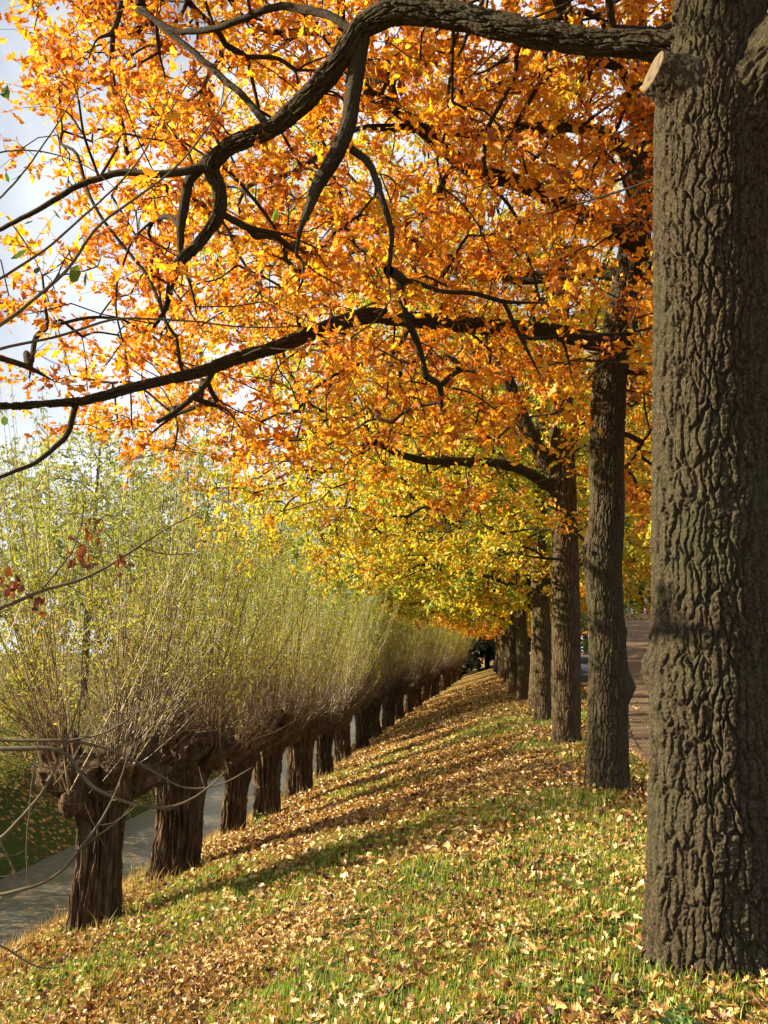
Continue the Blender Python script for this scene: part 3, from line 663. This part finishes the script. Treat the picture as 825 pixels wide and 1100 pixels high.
# ------------------------------------------------------------------ pollard willows
def willow_trunk(seed, rb=.26, rt=.30, hz=2.05, wide=.52):
    rg = np.random.default_rng(seed); na, n = 260, 190
    th = np.linspace(0, 2*np.pi, na, endpoint=False); t = np.linspace(-.1, hz, n); TH, T = np.meshgrid(th, t)
    prof = np.interp(t, np.array([-.1, .0, .15, .7, 1.08, 1.32, 1.52, 1.7, 1.78, 1.8])*hz/1.8, [rb*1.25, rb*1.15, rb*1.02, rb*.95, rt, rt*1.25, wide*.92, wide, wide*.6, .02])
    r = prof[:, None]*(1+.30*(fbm(np.cos(TH)*1.3+seed, np.sin(TH)*1.3, T*.9, seed, 2)-.5)*2)
    w1 = fbm(np.cos(TH)*3, np.sin(TH)*3, T*1.6, seed+2, 2)
    ridg = 1-np.abs(2*vn(np.cos(TH)*5.5+w1*1.6, np.sin(TH)*5.5+w1*1.6, T*.8, seed+3)-1)
    rid2 = 1-np.abs(2*vn(np.cos(TH)*13+w1*2, np.sin(TH)*13, T*2.4, seed+4)-1)
    r = r + .085*(ridg**1.6-.5) + .05*(rid2-.5) + .02*(fbm(np.cos(TH)*22, np.sin(TH)*22, T*9, seed+8, 2)-.5)
    headk = sstep(1.0, 1.5, T)
    r = r + headk*prof[:, None]*.85*(fbm(np.cos(TH)*2.6, np.sin(TH)*2.6, T*4, seed+5, 3)-.45)
    r = np.maximum(r, .01)
    lean = rg.normal(size=2)*.075
    cxo = lean[0]*T+.05*np.sin(T*2+seed); cyo = lean[1]*T
    zz = T + headk*.18*(fbm(np.cos(TH)*2.2+3, np.sin(TH)*2.2, T*3, seed+7, 2)-.5)
    mb = MB(); mb.grid(np.stack([cxo+r*np.cos(TH), cyo+r*np.sin(TH), zz], -1), wrap=True)
    cx = lean[0]*1.9; cy_ = lean[1]*1.9; knobs = []
    for k in range(19):
        a = 2*np.pi*k/19*1.618*1.0+rg.random(); el = rg.uniform(.0, 1.1); l = rg.uniform(.22, .5)*(wide/.52)
        s = np.array([cx+.22*math.cos(a), cy_+.22*math.sin(a), rg.uniform(1.3, 1.68)]); d = np.array([math.cos(a)*math.cos(el), math.sin(a)*math.cos(el), math.sin(el)])
        tt = np.linspace(0, 1, 12); rr = rg.uniform(.075, .11)*np.array([1.3, 1.2, 1.05, .95, .9, .9, 1.0, 1.15, 1.25, 1.2, .9, .3])
        P = s+d*(l*tt)[:, None]+np.array([0, 0, 1])*(tt**2*.16)[:, None]
        m2 = MB(); m2.tube(P, rr, 22)
        V = m2.V[0]; V += (V-np.repeat(np.concatenate([P, P[-1:]]), [22]*12+[1], 0))*(1.3*(fbm(V[:, 0]*11, V[:, 1]*11, V[:, 2]*11, seed+k, 2)-.5))[:, None]
        mb.add(V, m2.Q[0], m2.T[0]); knobs.append((P[-2], d))
    return mb.mesh('willow_trunk'), knobs
def willow_shoots(knobs, seed, n=150, hmax=4.3):
    rg = np.random.default_rng(seed); mb, ml = MB(), MB(); np_ = 9
    ki = rg.integers(0, len(knobs), n); S = np.array([knobs[i][0] for i in ki])+rg.normal(size=(n, 3))*.05
    D0 = np.array([knobs[i][1] for i in ki]); az = np.arctan2(D0[:, 1], D0[:, 0])+rg.normal(size=n)*.7
    til = np.abs(rg.normal(size=n))*.42+.04; til = np.minimum(til, 1.15)
    L = hmax*(.45+.55*rg.random(n))*(1-.22*til)
    t = np.linspace(0, 1, np_)
    ang = til[:, None]*(1-.45*t)[None]
    st = (L/(np_-1))[:, None]
    dx = np.sin(ang)*np.cos(az)[:, None]*st; dy = np.sin(ang)*np.sin(az)[:, None]*st; dz = np.cos(ang)*st
    P = np.stack([dx, dy, dz], -1)+rg.normal(size=(n, np_, 3))*.018*t[None, :, None]**.5; P[:, 0] = 0; P = np.cumsum(P, 1)+S[:, None]
    r0 = rg.uniform(.006, .013, n)*(L/hmax); r0[:8] *= 1.6
    mb.tubes(P, r0[:, None]*(1-.85*t)[None], 4, np.clip(.25+.75*rg.random(n)**1.2, 0, 1))
    # side twigs
    m = n*5; wi = rg.integers(0, n, m); tt = rg.uniform(.15, .92, m); f = tt*(np_-1); i0 = f.astype(int); fr = (f-i0)[:, None]
    B = P[wi, i0]*(1-fr)+P[wi, np.minimum(i0+1, np_-1)]*fr
    ax = P[wi, np.minimum(i0+1, np_-1)]-P[wi, i0]; ax /= np.linalg.norm(ax, axis=1, keepdims=True)
    d = ax+rg.normal(size=(m, 3))*.38; d[:, 2] += .25; d /= np.linalg.norm(d, axis=1, keepdims=True)
    l = rg.uniform(.25, .95, m)*(1.1-tt*.6); t4 = np.linspace(0, 1, 4)
    P2 = B[:, None]+d[:, None]*(l[:, None]*t4)[:, :, None]; P2[:, :, 2] += (l[:, None]*t4**2)*.12
    mb.tubes(P2, (.0045*(1.1-.9*t4))[None]*np.ones((m, 1)), 3, np.clip(.3+.7*rg.random(m), 0, 1))
    # short fine brush near the head
    m = 330; wi = rg.integers(0, len(knobs), m); B = np.array([knobs[i][0] for i in wi])+rg.normal(size=(m, 3))*.09
    dd = np.array([knobs[i][1] for i in wi])+rg.normal(size=(m, 3))*.6; dd[:, 2] = np.abs(dd[:, 2])*1.0+.1; dd /= np.linalg.norm(dd, axis=1, keepdims=True)
    l = rg.uniform(.25, 1.3, m); P3 = B[:, None]+dd[:, None]*(l[:, None]*t4)[:, :, None]; P3[:, :, 2] += (l[:, None]*t4**2)*.25
    mb.tubes(P3, (.0045*(1.1-.8*t4))[None]*np.ones((m, 1)), 3, .25*rg.random(m))
    # leaves
    nlv = 9500; pick = rg.integers(0, len(P2), nlv); ff = rg.random(nlv)
    pos = P2[pick, 0]*(1-ff)[:, None]+P2[pick, 3]*ff[:, None]
    hi = (pos[:, 2]-2.2)/hmax; kp = rg.random(nlv) < np.clip(.25+hi*1.2, 0, 1); pos = pos[kp]+rg.normal(size=(kp.sum(), 3))*.02
    w2 = rg.integers(0, n, 4200); f = rg.uniform(.35, 1, 4200)*(np_-1.01); i0 = f.astype(int); fr = (f-i0)[:, None]
    pos2 = P[w2, i0]*(1-fr)+P[w2, i0+1]*fr+rg.normal(size=(4200, 3))*.025
    pos = np.concatenate([pos, pos2])
    tint = np.clip(rg.random(len(pos))*.6+.4*np.clip((pos[:, 2]-2)/3, 0, 1), 0, 1)
    leaves(ml, pos, .07*(.6+.8*rg.random(len(pos))), NARROW, tint, up=.1, droop=.3, rg=rg)
    return mb.mesh('willow_shoots', False), ml.mesh('willow_leaves', False)
wt = [willow_trunk(31, .20, .23, 1.85, .60), willow_trunk(32, .245, .30, 1.9, .62), willow_trunk(33, .18, .21, 1.95, .50), willow_trunk(34, .215, .24, 1.8, .55)]
ws = [willow_shoots(wt[k][1], 300+k, 128, [4.8, 4.7, 4.4, 4.5][k]) for k in range(4)]
wpx = [108, 187, 252, 288, 322, 349, 370, 388, 403, 417, 429, 439, 448, 456, 463, 469, 475, 480, 484, 488, 491, 494, 497]
wl = ['nearest pollard willow, narrow trunk with a broad knobbly head, left foreground', 'second pollard willow from the camera, the stoutest trunk, hollowed on its left side', 'third pollard willow from the camera, straight trunk standing apart', 'fourth pollard willow from the camera, slimmer trunk set back behind the third']
# row direction angle -> Y along the row where the willow line is crossed
for i, px in enumerate(wpx):
    lo, hi = 5.0, 140.0
    for _ in range(50):
        mid = (lo+hi)/2
        if proj([float(Xw(mid)), mid, 0])[0] < px: lo = mid
        else: hi = mid
    Y = lo; X = float(Xw(Y)); k = [0, 1, 2, 3][i % 4] if i < 4 else (i*3+1) % 4
    s = 1.0 if i == 0 else (1.0+.08*math.sin(i*2.3))
    root = thing('pollard_willow', (X, Y, float(gz(X, Y))-.02), wl[i] if i < 4 else ordn[i]+' pollard willow counted from the camera end of the row', 'tree', 'pollard willows along the ditch', [0, .6, 2.1, 4.0][i] if i < 4 else i*1.9, s)
    link('trunk', wt[k][0], M['willow_bark'], root); link('shoots', ws[k][0], M['shoots'], root); link('crown', ws[k][1], M['willow_leaf'], root)

# ------------------------------------------------------------------ fallen leaves and grass
def scatter(n, x0, x1, y0, y1, rg, accept):
    X = rg.uniform(x0, x1, n); Y = rg.uniform(y0, y1, n); k = rg.random(n) < accept(X, Y); X, Y = X[k], Y[k]
    Z = gz(X, Y); e = .04; nx = -(gz(X+e, Y)-gz(X-e, Y))/(2*e); ny = -(gz(X, Y+e)-gz(X, Y-e))/(2*e)
    Nn = np.stack([nx, ny, np.ones_like(nx)], -1); return np.stack([X, Y, Z], -1), Nn
rg = np.random.default_rng(5)
mb = MB()
dens = lambda X, Y: np.clip(1-.68*grassiness(X, Y), 0, 1)*(.35+1.2*fbm(X*1.3, Y*1.3, None, 44, 2))*((X < road_left(Y)) | (rg.random(len(X)) < .08))
for (y0, y1, dn, sh, sz, lift) in [(1.5, 9, 1450, LOBED, .066, .024), (9, 17, 680, SIMPLE, .072, .03), (17, 32, 260, SIMPLE, .085, .03), (32, 60, 70, SIMPLE, .11, .03)]:
    x0, x1 = -7.2, 4.5; n = int((x1-x0)*(y1-y0)*dn)
    P, Nn = scatter(n, x0, x1, y0, y1, rg, dens)
    q = proj(P); kp = (q[:, 0] > -120) & (q[:, 0] < 950) & (q[:, 1] < 1250) & (q[:, 2] > 1); P, Nn = P[kp], Nn[kp]
    P[:, 2] += rg.uniform(.005, lift*2.2, len(P))
    t = np.clip(rg.beta(1.5, 1.5, len(P)), 0, 1)
    leaves(mb, P, sz*(.5+.9*rg.random(len(P))), sh, t, curl=.8, lie=Nn/np.linalg.norm(Nn, axis=1, keepdims=True), rg=rg)
tag(link('fallen_leaves', mb.mesh('fallen_leaves', False), M['litter']), 'fallen oak leaves covering the grassy slope', 'leaves', kind='stuff')
# grass
def blades(mb, P, h, wdt, rg, lean=.35):
    n = len(P); a = rg.uniform(0, 2*np.pi, n); d = np.stack([np.cos(a), np.sin(a), 0*a], -1); s = np.stack([-np.sin(a), np.cos(a), 0*a], -1)
    ln = lean*rg.random(n)*h; top = P+d*ln[:, None]+np.stack([0*h, 0*h, h], -1); mid = P+d*(ln*.3)[:, None]+np.stack([0*h, 0*h, h*.55], -1)
    w_ = wdt[:, None]
    V = np.stack([P-s*w_, P+s*w_, mid+s*w_*.8, mid-s*w_*.8, top], 1).reshape(-1, 3); b = np.arange(n)*5
    t = rg.random(n)
    mb.add(V, np.stack([b, b+1, b+2, b+3], -1), np.stack([b+3, b+2, b+4], -1), t, t)
mb = MB()
gd = lambda X, Y: (.06+.94*grassiness(X, Y)**1.5)*(X < road_left(Y)-.1)*(.3+1.2*sstep(.35, .65, fbm(X*2.1, Y*2.1, None, 51, 2)))
for (y0, y1, dn, h0, wd) in [(1.5, 8, 2300, .062, .0026), (8, 14, 1100, .08, .004), (14, 26, 420, .09, .006), (26, 46, 110, .10, .010)]:
    n = int(10.5*(y1-y0)*dn); P, _ = scatter(n, -7.0, 3.5, y0, y1, rg, gd)
    q = proj(P); kp = (q[:, 0] > -60) & (q[:, 0] < 900) & (q[:, 1] < 1180) & (q[:, 2] > 1); P = P[kp]
    hh = h0*(.4+.9*rg.random(len(P)))*(.6+.9*vn(P[:, 0]*1.7, P[:, 1]*1.7, None, 61)); blades(mb, P, hh, wd*np.ones(len(P)), rg, .7)
tag(link('grass', mb.mesh('grass', False), M['grass']), 'short green grass on the embankment', 'grass', kind='stuff')
mb = MB()                                                  # dry tufts near the ditch edge
n = 26000; P, _ = scatter(n, -6.9, -3.6, 6.0, 30, rg, lambda X, Y: (.15+.85*sstep(.45, .6, fbm(X*1.1, Y*.8, None, 71, 2)))*np.exp(-np.maximum(0, X+4.9)**2/.7))
hh = .22*(.4+.9*rg.random(len(P))); blades(mb, P, hh, .004*np.ones(len(P)), rg, 1.0)
tag(link('dry_grass', mb.mesh('dry_grass', False), M['dry_grass']), 'dry straw coloured grass along the ditch edge', 'grass', kind='stuff')

# ------------------------------------------------------------------ far bank shrubs and trees
def bush_mesh(seed, n_attr, rad, h, lsize, nl, shape=SIMPLE):
    rg = np.random.default_rng(seed); sk = [np.array([0, 0, z]) for z in np.linspace(.05, h*.35, 6)]
    A = []
    while len(A) < n_attr:
        p = rg.uniform(-1, 1, 3)
        if np.linalg.norm(p) < 1: A.append(p*np.array([rad, rad, h*.5])*(.8+.3*rg.random())+np.array([0, 0, h*.52]))
    ch_, tips, dirs = grow(sk, np.array(A), rtip=.004, seed=seed); mbb, mbl = MB(), MB()
    for p, r_ in ch_: mbb.tube(p, r_, 4, cap=False)
    twiglets(mbb, mbl, tips, dirs, 3, .3, nl, lsize, shape, seed+1, rt=.002, spread=.7)
    return mbb.mesh('shrub_stems'), mbl.mesh('shrub_leaves', False)
bm_ = [bush_mesh(401, 110, 1.3, 1.9, .075, 9), bush_mesh(402, 110, 1.5, 1.6, .07, 9)]
i = 0
for Y in [9.5, 11.4, 13.2, 15, 17, 19, 21.3, 24, 27, 31, 36, 43]:
    X = -10.4-1.2*random.random(); z = float(gz(X, Y))
    root = thing('shrub', (X, Y, z), ordn[i]+' leafy yellow-green shrub counted from the left frame edge, on the far ditch bank', 'shrub', 'shrubs on the far bank of the ditch', i*1.3, .62+.2*random.random())
    link('stems', bm_[i % 2][0], M['shoots'], root); link('foliage', bm_[i % 2][1], M['shrub_leaf'], root); i += 1
for q_, (X, Y) in enumerate([(-13, 16), (-13.6, 20), (-13.2, 24), (-14, 28.5), (-13.4, 33), (-14.4, 39), (-13.8, 46), (-14.5, 55)]):
    root = thing('shrub', (X, Y, float(gz(X, Y))), ordn[q_]+' taller rough shrub from the left in the second line behind the ditch-bank shrubs', 'shrub', 'taller rough shrubs behind the ditch bank', q_*1.7, 1.25)
    link('stems', bm_[q_ % 2][0], M['shoots'], root); link('foliage', bm_[q_ % 2][1], M['shrub_leaf'], root)
# pale trees beyond the ditch
def tree_mesh(seed, n_attr, c_, r_, th, tr, lsize, nl, kt=3, shape=SIMPLE, z0=1.5):
    rg = np.random.default_rng(seed); mb = MB(); t = np.linspace(0, 1, 9)
    P = np.stack([.15*np.sin(t*3+seed), .15*np.cos(t*2.3), th*t-.05], -1); mb.tube(P, tr*(1-.75*t), 10)
    A = []
    while len(A) < n_attr:
        p = rg.uniform(-1, 1, 3)
        if np.linalg.norm(p) < 1:
            q = p*np.array(r_)+np.array(c_)
            if q[2] > z0: A.append(q)
    ch_, tips, dirs = grow([np.array([0, 0, z]) for z in np.linspace(z0*.7, th*.95, 14)], np.array(A), rtip=.006, seed=seed); mbb, mbl = MB(), MB()
    for p, r2 in ch_: mbb.tube(p, r2, 4, cap=False)
    twiglets(mbb, mbl, tips, dirs, kt, .5, nl, lsize, shape, seed+1, rt=.004, spread=.7)
    return mb.mesh('tree_trunk'), mbb.mesh('tree_branches'), mbl.mesh('tree_crown', False)
pale = [tree_mesh(501, 420, (0, 0, 6.6), (2.6, 2.6, 4.6), 10, .16, .15, 6), tree_mesh(502, 420, (0, 0, 6.0), (3.2, 3.0, 4.2), 9, .18, .15, 6)]
def place_tree(tm, mats, name, loc, rz, s, label, group):
    root = thing(name, loc, label, 'tree', group, rz, s)
    link('trunk', tm[0], M[mats[0]], root); link('branches', tm[1], M[mats[0]], root); link('crown', tm[2], M[mats[1]], root); return root
i = 0
for px, D in [(-30, 34), (40, 38), (95, 33), (150, 40), (200, 36), (250, 46), (290, 52), (330, 60), (365, 72), (400, 85), (430, 100)]:
    p = unp(px, 700, D); z = float(gz(p[0], p[1]))
    place_tree(pale[i % 2], ('twig', 'pale_leaf'), 'slender_tree', (p[0], p[1], z), i*1.1, .95+.2*random.random(), ordn[i]+' pale slender tree from the left in the line beyond the willows', 'pale trees beyond the ditch'); i += 1
# dark wood at the end of the row
dark = tree_mesh(511, 520, (0, 0, 6.5), (3.6, 3.6, 6.2), 12, .25, .34, 9, 4, z0=.6)
i = 0
for X, Y in [(-6, 100), (-2.5, 97), (.5, 104), (-9.5, 108), (3.2, 99), (-4.0, 112), (1.5, 116), (6.5, 108)]:
    place_tree(dark, ('branch_bark', 'shaded_leaf'), 'evergreen_tree', (X, Y, float(gz(X, Y))), i, 1.1+.3*random.random(), 'evergreen tree darkened for shade, in the wood closing the far end of the row', 'dark wood at the end of the row'); i += 1
# trees right of the road
green = tree_mesh(521, 420, (0, 0, 4.2), (2.6, 2.6, 2.6), 6, .2, .14, 9, 4, z0=1.4)
p = unp(690, 700, 66); place_tree(green, ('branch_bark', 'green_leaf'), 'green_tree', (p[0], p[1], float(gz(p[0], p[1]))-1.2), 0, 1.25, 'small bright green tree above the crest of the brick road, between the two nearest oaks', None)
hl = ['low bush in the slit between second and third oaks, behind the blue car', 'low green bush just beyond the crest of the brick road', 'green bush beyond the road crest, right of the small green tree', 'green bush beyond the road crest, left of the small green tree']
for i, (px, D) in enumerate([(631, 56), (684, 70), (712, 74), (655, 76)]):
    p = unp(px, 700, D); root = thing('shrub', (p[0], p[1], float(gz(p[0], p[1]))-.3), hl[i], 'shrub', None, i*2., 2.5)
    link('stems', bm_[i % 2][0], M['branch_bark'], root); link('foliage', bm_[i % 2][1], M['green_leaf'], root)
i = 0
rl = ['orange oak beyond the road crest, seen above the green tree', 'orange tree right of the road, glimpsed at the right frame edge', 'rusty oak far beyond the brick road', 'orange oak behind the third trunk of the row', 'golden oak standing right of the brick road, hidden low by the near trunk']
for px, D, lf in [(700, 62, 'leaf_orange'), (850, 26, 'leaf_orange'), (665, 74, 'leaf_orange'), (630, 88, 'leaf_orange'), (770, 40, 'leaf_gold')]:
    p = unp(px, 700, D); place_oak(i % 3, (p[0], p[1], float(gz(p[0], p[1]))-.1), i*1.7+1, 1.1, lf, rl[i], group='trees across the road'); i += 1

# ------------------------------------------------------------------ bare sapling reaching in from the left
def sapling():
    base = unp(-150, 700, 4.2); base[2] = float(gz(base[0], base[1]))-.03
    root = thing('bare_sapling', base, 'bare grey sapling twigs with a few withered leaf clusters reaching in from the left edge', 'tree')
    rg = np.random.default_rng(9)
    stem = np.array([base, unp(-148, 960, 4.2), unp(-155, 700, 4.2), unp(-140, 400, 4.25), unp(-150, 100, 4.3), unp(-130, -200, 4.3)])-base
    mb = MB(); q, r, _ = smooth_path(stem, [.06, .05, .045, .035, .025, .012], 60); mb.tube(q, r, 14); link('trunk', mb.mesh('sapling_trunk'), M['twig'], root)
    br = [
     [(-150, 800, 4.2, 5), (0, 806, 4.1, 3.6), (70, 804, 4.1, 3.2), (80, 815, 4.1, 3), (85, 832, 4.1, 2.8), (105, 850, 4.1, 2.6), (150, 867, 4.15, 2.2), (185, 870, 4.2, 1.9), (218, 853, 4.2, 1.5), (245, 826, 4.25, 1)],
     [(-150, 770, 4.2, 4), (0, 796, 4.3, 2.4), (75, 795, 4.3, 2.2), (130, 808, 4.35, 1.8), (200, 849, 4.4, 1.4), (240, 846, 4.4, 1.1), (272, 826, 4.4, .8)],
     [(60, 798, 4.3, 1.8), (110, 788, 4.3, 1.5), (140, 772, 4.3, 1.2), (158, 755, 4.35, .8)],
     [(-145, 985, 4.2, 4), (0, 960, 4.0, 2.6), (33, 954, 4.0, 2.5), (66, 936, 4.0, 2.3), (82, 915, 4.0, 2.1), (109, 878, 4.0, 1.8), (126, 843, 4.05, 1.4), (138, 800, 4.1, .9)],
     [(82, 914, 4.0, 1.3), (120, 890, 4.0, 1), (150, 866, 4.05, .7)],
     [(-148, 960, 4.2, 4.5), (0, 902, 4.1, 3), (29, 870, 4.1, 2.6), (50, 845, 4.1, 2.2), (62, 815, 4.15, 1.8), (80, 770, 4.2, 1.4), (92, 730, 4.2, .9)],
     [(0, 903, 4.1, 1.8), (10, 925, 4.1, 1.5), (19, 940, 4.1, 1.2), (32, 939, 4.1, .8)],
     [(-148, 980, 4.2, 3), (0, 1013, 4.1, 1.6), (22, 1031, 4.1, 1.3), (45, 1042, 4.1, 1), (70, 1037, 4.1, .7)],
     [(30, 950, 4.0, 1), (28, 905, 4.0, 1), (33, 830, 4.0, .9), (40, 780, 4.0, .7)],
     [(-155, 700, 4.2, 5), (0, 653, 4.4, 3), (22, 645, 4.4, 2.8), (44, 633, 4.4, 2.6), (84, 624, 4.45, 2.2), (116, 608, 4.5, 1.9), (146, 588, 4.5, 1.6), (182, 565, 4.55, 1.2), (212, 550, 4.6, .8)],
     [(45, 633, 4.4, 1.8), (62, 612, 4.4, 1.5), (80, 590, 4.4, 1.2), (88, 560, 4.4, 1), (90, 530, 4.4, .7)],
     [(146, 588, 4.5, 1), (175, 596, 4.5, .8), (215, 592, 4.5, .6)],
     [(-145, 420, 4.25, 4), (0, 373, 4.8, 2.4), (60, 362, 4.9, 2.2), (125, 341, 5, 2), (200, 344, 5.1, 1.6), (262, 352, 5.2, 1.3), (320, 350, 5.3, .8)],
     [(-145, 370, 4.25, 4), (0, 300, 4.5, 2.2), (50, 268, 4.5, 2.0), (110, 216, 4.6, 1.8), (146, 180, 4.6, 1.4), (166, 148, 4.6, 1.1), (188, 96, 4.6, .7)],
     [(-140, 400, 4.25, 4.5), (0, 352, 4.4, 3), (75, 288, 4.5, 2.6), (100, 243, 4.5, 2.3), (145, 212, 4.55, 2), (190, 178, 4.6, 1.7), (225, 133, 4.6, 1.3), (250, 92, 4.6, .8)],
     [(-145, 300, 4.3, 3), (0, 215, 4.5, 1.6), (40, 165, 4.5, 1.3), (70, 120, 4.5, 1), (90, 85, 4.5, .6)],
     [(-150, 250, 4.3, 3), (0, 160, 4.5, 1.4), (50, 160, 4.5, 1.2), (95, 175, 4.5, .9), (130, 205, 4.5, .6)],
    ]
    for b_ in br:
        p = np.array([x[:3] for x in L_(b_)])-base; r = np.array([x[3] for x in L_(b_)])*.72
        q, rr, _ = smooth_path(p, r, 40); j = rg.normal(size=q.shape)*.0022; j[0] = 0; q = q+np.cumsum(j, 0)*.5
        mb = MB(); mb.tube(q, rr, 8)
        for k in range(9):                                   # buds and side spurs
            i_ = rg.integers(8, 39); d = rg.normal(size=3); d /= np.linalg.norm(d); l = rg.uniform(.015, .14)
            mb.tube(np.array([q[i_], q[i_]+d*l*.5, q[i_]+d*l+[0, 0, l*.2]]), [rr[i_]*.6, rr[i_]*.45, .0006], 4)
        link('branch', mb.mesh('bare_branch'), M['twig'], root)
    for (px, py, d, n_) in [(15, 630, 4.4, 16), (83, 598, 4.4, 12), (103, 572, 4.4, 9), (133, 614, 4.45, 5), (40, 655, 4.4, 6)]:
        mb = MB(); p = unp(px, py, d)-base; P = p+rg.normal(size=(n_, 3))*[.03, .03, .035]
        leaves(mb, P, .06*(.7+.6*rg.random(n_)), OVAL, None, droop=2.5, curl=.9, rg=rg); link('leaf_cluster', mb.mesh('withered_leaf_cluster', False), M['brown_leaf'], root)
    mb = MB(); P = np.array([unp(*a) for a in [(42, 292, 4.5), (30, 238, 4.5), (80, 296, 4.5), (90, 300, 4.5), (8, 190, 4.5), (60, 232, 4.5), (20, 270, 4.5), (66, 545, 4.4), (5, 100, 4.5), (295, 230, 5.3), (5, 452, 4.5)]])-base
    leaves(mb, P, .085*(.7+.6*rg.random(len(P))), OVAL, None, droop=3, curl=.5, rg=rg); link('leaves', mb.mesh('sapling_leaves', False), M['green_leaf'], root)
sapling()

# herb at the foot of the nearest oak
def herb(loc, seed, n, h, ls, mat, label, cat='plant', name='leafy_herb'):
    rg = np.random.default_rng(seed); loc = np.array(loc); loc[2] = float(gz(loc[0], loc[1]))
    root = thing(name, loc, label, cat); ms, ml = MB(), MB()
    for i in range(n):
        a = rg.uniform(0, 6.28); d = np.array([math.cos(a), math.sin(a), 0])*rg.uniform(.05, .5)*h; hh = h*rg.uniform(.5, 1.1)
        t = np.linspace(0, 1, 6)[:, None]; P = d*t**1.5+np.array([0, 0, hh])*t*(1-.2*t)+d*.3; ms.tube(P, .0022, 4)
        for k in range(5):
            leaves(ml, P[[min(5, k+1)]]+rg.normal(size=(1, 3))*ls*.4, np.array([ls*rg.uniform(.6, 1.2)]), OVAL, None, up=.5, curl=.3, rg=rg)
    link('stems', ms.mesh('herb_stems'), M['green_leaf'], root); link('foliage', ml.mesh('herb_foliage', False), M[mat], root)
herb(unp(728, 1028, 4.35), 1, 16, .16, .055, 'green_leaf', 'bright green herb at the left foot of the nearest oak')
herb(unp(690, 1035, 4.25), 2, 8, .09, .045, 'green_leaf', 'small low green herb in the grass just left of the nearest oak')
herb(unp(150, 940, 13.2), 3, 14, .35, .06, 'shrub_leaf', 'yellow-green weed between the first and second pollard willows')
herb(unp(278, 880, 17.2), 4, 14, .40, .06, 'shrub_leaf', 'yellowish weed between the third and fourth pollard willows')
herb(unp(40, 1075, 8.2), 5, 18, .28, .06, 'shrub_leaf', 'green leafy weed in the dry grass at the lower left corner')

# curled brown leaf standing upright in the grass
rg = np.random.default_rng(77); mb = MB(); p = unp(578, 1032, 4.35); p[2] = float(gz(p[0], p[1]))
leaves(mb, np.array([[0, 0, .045]]), np.array([.10]), LOBED, np.array([.3]), curl=1.0, lie=np.array([[.5, -1, .2]]), rg=rg)
tag(link('upright_leaf', mb.mesh('upright_leaf', False), M['brown_leaf'], None, p), 'curled brown leaf standing upright in the grass near the frame bottom, left of the oak', 'leaf')

# litter bin far down the row
def rings(prof, n=24):
    th = np.linspace(0, 2*np.pi, n, endpoint=False); return np.stack([np.stack([r*np.cos(th), r*np.sin(th), 0*th+z], -1) for r, z in prof])
p = unp(533, 700, 72); p[2] = float(gz(p[0], p[1]))
M['dark_metal'] = plain('dark_metal', (.02, .022, .025), rough=.5, spec=.4)
root = thing('litter_bin', p, 'small dark litter bin standing at the far end of the leafy slope', 'bin')
mb = MB(); mb.grid(rings([(.01, .12), (.22, .12), (.25, .2), (.27, .85), (.25, .87), (.23, .8), (.01, .78)]), True); link('body', mb.mesh('bin_body'), M['dark_metal'], root)
mb = MB(); mb.grid(rings([(.3, .97), (.3, 1.0), (.2, 1.07), (.01, 1.09)]), True); link('lid', mb.mesh('bin_lid'), M['dark_metal'], root)
mb = MB(); mb.tube(np.array([[0, .24, -.05], [0, .24, .5], [0, .24, 1.0]]), .03, 10); link('post', mb.mesh('bin_post'), M['dark_metal'], root)

# parked car glimpsed between the second and third oak
M['car_paint'] = plain('car_paint', (.06, .09, .17), rough=.25, spec=.6, nscale=2, var=.05, bump=0)
M['glass'] = plain('car_glass', (.03, .04, .05), rough=.08, spec=.8, nscale=2, var=.05, bump=0)
M['tyre'] = plain('tyre_rubber', (.02, .02, .02), rough=.8)
M['red_lens'] = plain('red_lens', (.45, .02, .02), rough=.2, spec=.6, nscale=5, var=.1, bump=0)
p = unp(629, 700, 43); p[2] = float(gz(p[0], p[1]))
root = thing('parked_car', p, 'dark blue parked car glimpsed in the narrow gap between the second and third oaks', 'car')
prof = [(-2.1, .28), (-2.15, .6), (-2.05, .95), (-1.75, 1.38), (-1.4, 1.47), (.2, 1.46), (.55, 1.36), (1.15, .95), (1.9, .84), (2.12, .62), (2.12, .28)]
mb = MB(); ring_ = []
for sx_, k in ((-.86, .93), (-.9, 1.0), (.9, 1.0), (.86, .93)):
    ring_.append([(sx_*(1-.14*sstep(.9, 1.45, z)), y*k, .28+(z-.28)*(k if k < 1 else 1)) for y, z in prof])
V = np.array(ring_); mb.grid(V)
for e_ in (0, 3):
    b_ = V[e_]; mb.add(np.concatenate([b_, b_.mean(0)[None]]), None, [[i, (i+1) % 11, 11] for i in range(11)])
link('body', mb.mesh('car_body', False), M['car_paint'], root)
mb = MB(); mb.box((0, -1.93, 1.16), (1.35, .06, .34)); mb.box((-.80, -.55, 1.15), (.09, 2.0, .3)); mb.box((.80, -.55, 1.15), (.09, 2.0, .3)); mb.box((0, .86, 1.16), (1.3, .12, .3)); link('windows', mb.mesh('car_windows', False), M['glass'], root)
for sx_ in (-1, 1):
    mb = MB(); mb.box((sx_*.72, -2.12, .82), (.26, .08, .2)); link('tail_light', mb.mesh('tail_light', False), M['red_lens'], root)
    for y in (-1.3, 1.3):
        th = np.linspace(0, 2*np.pi, 24, endpoint=False); mb = MB()
        mb.grid(np.stack([np.stack([0*th+sx_*x, y+r*np.cos(th), .31+r*np.sin(th)], -1) for x, r in ((.70, .05), (.70, .28), (.73, .31), (.90, .31), (.93, .28), (.92, .05))]), True)
        link('wheel', mb.mesh('car_wheel'), M['tyre'], root)
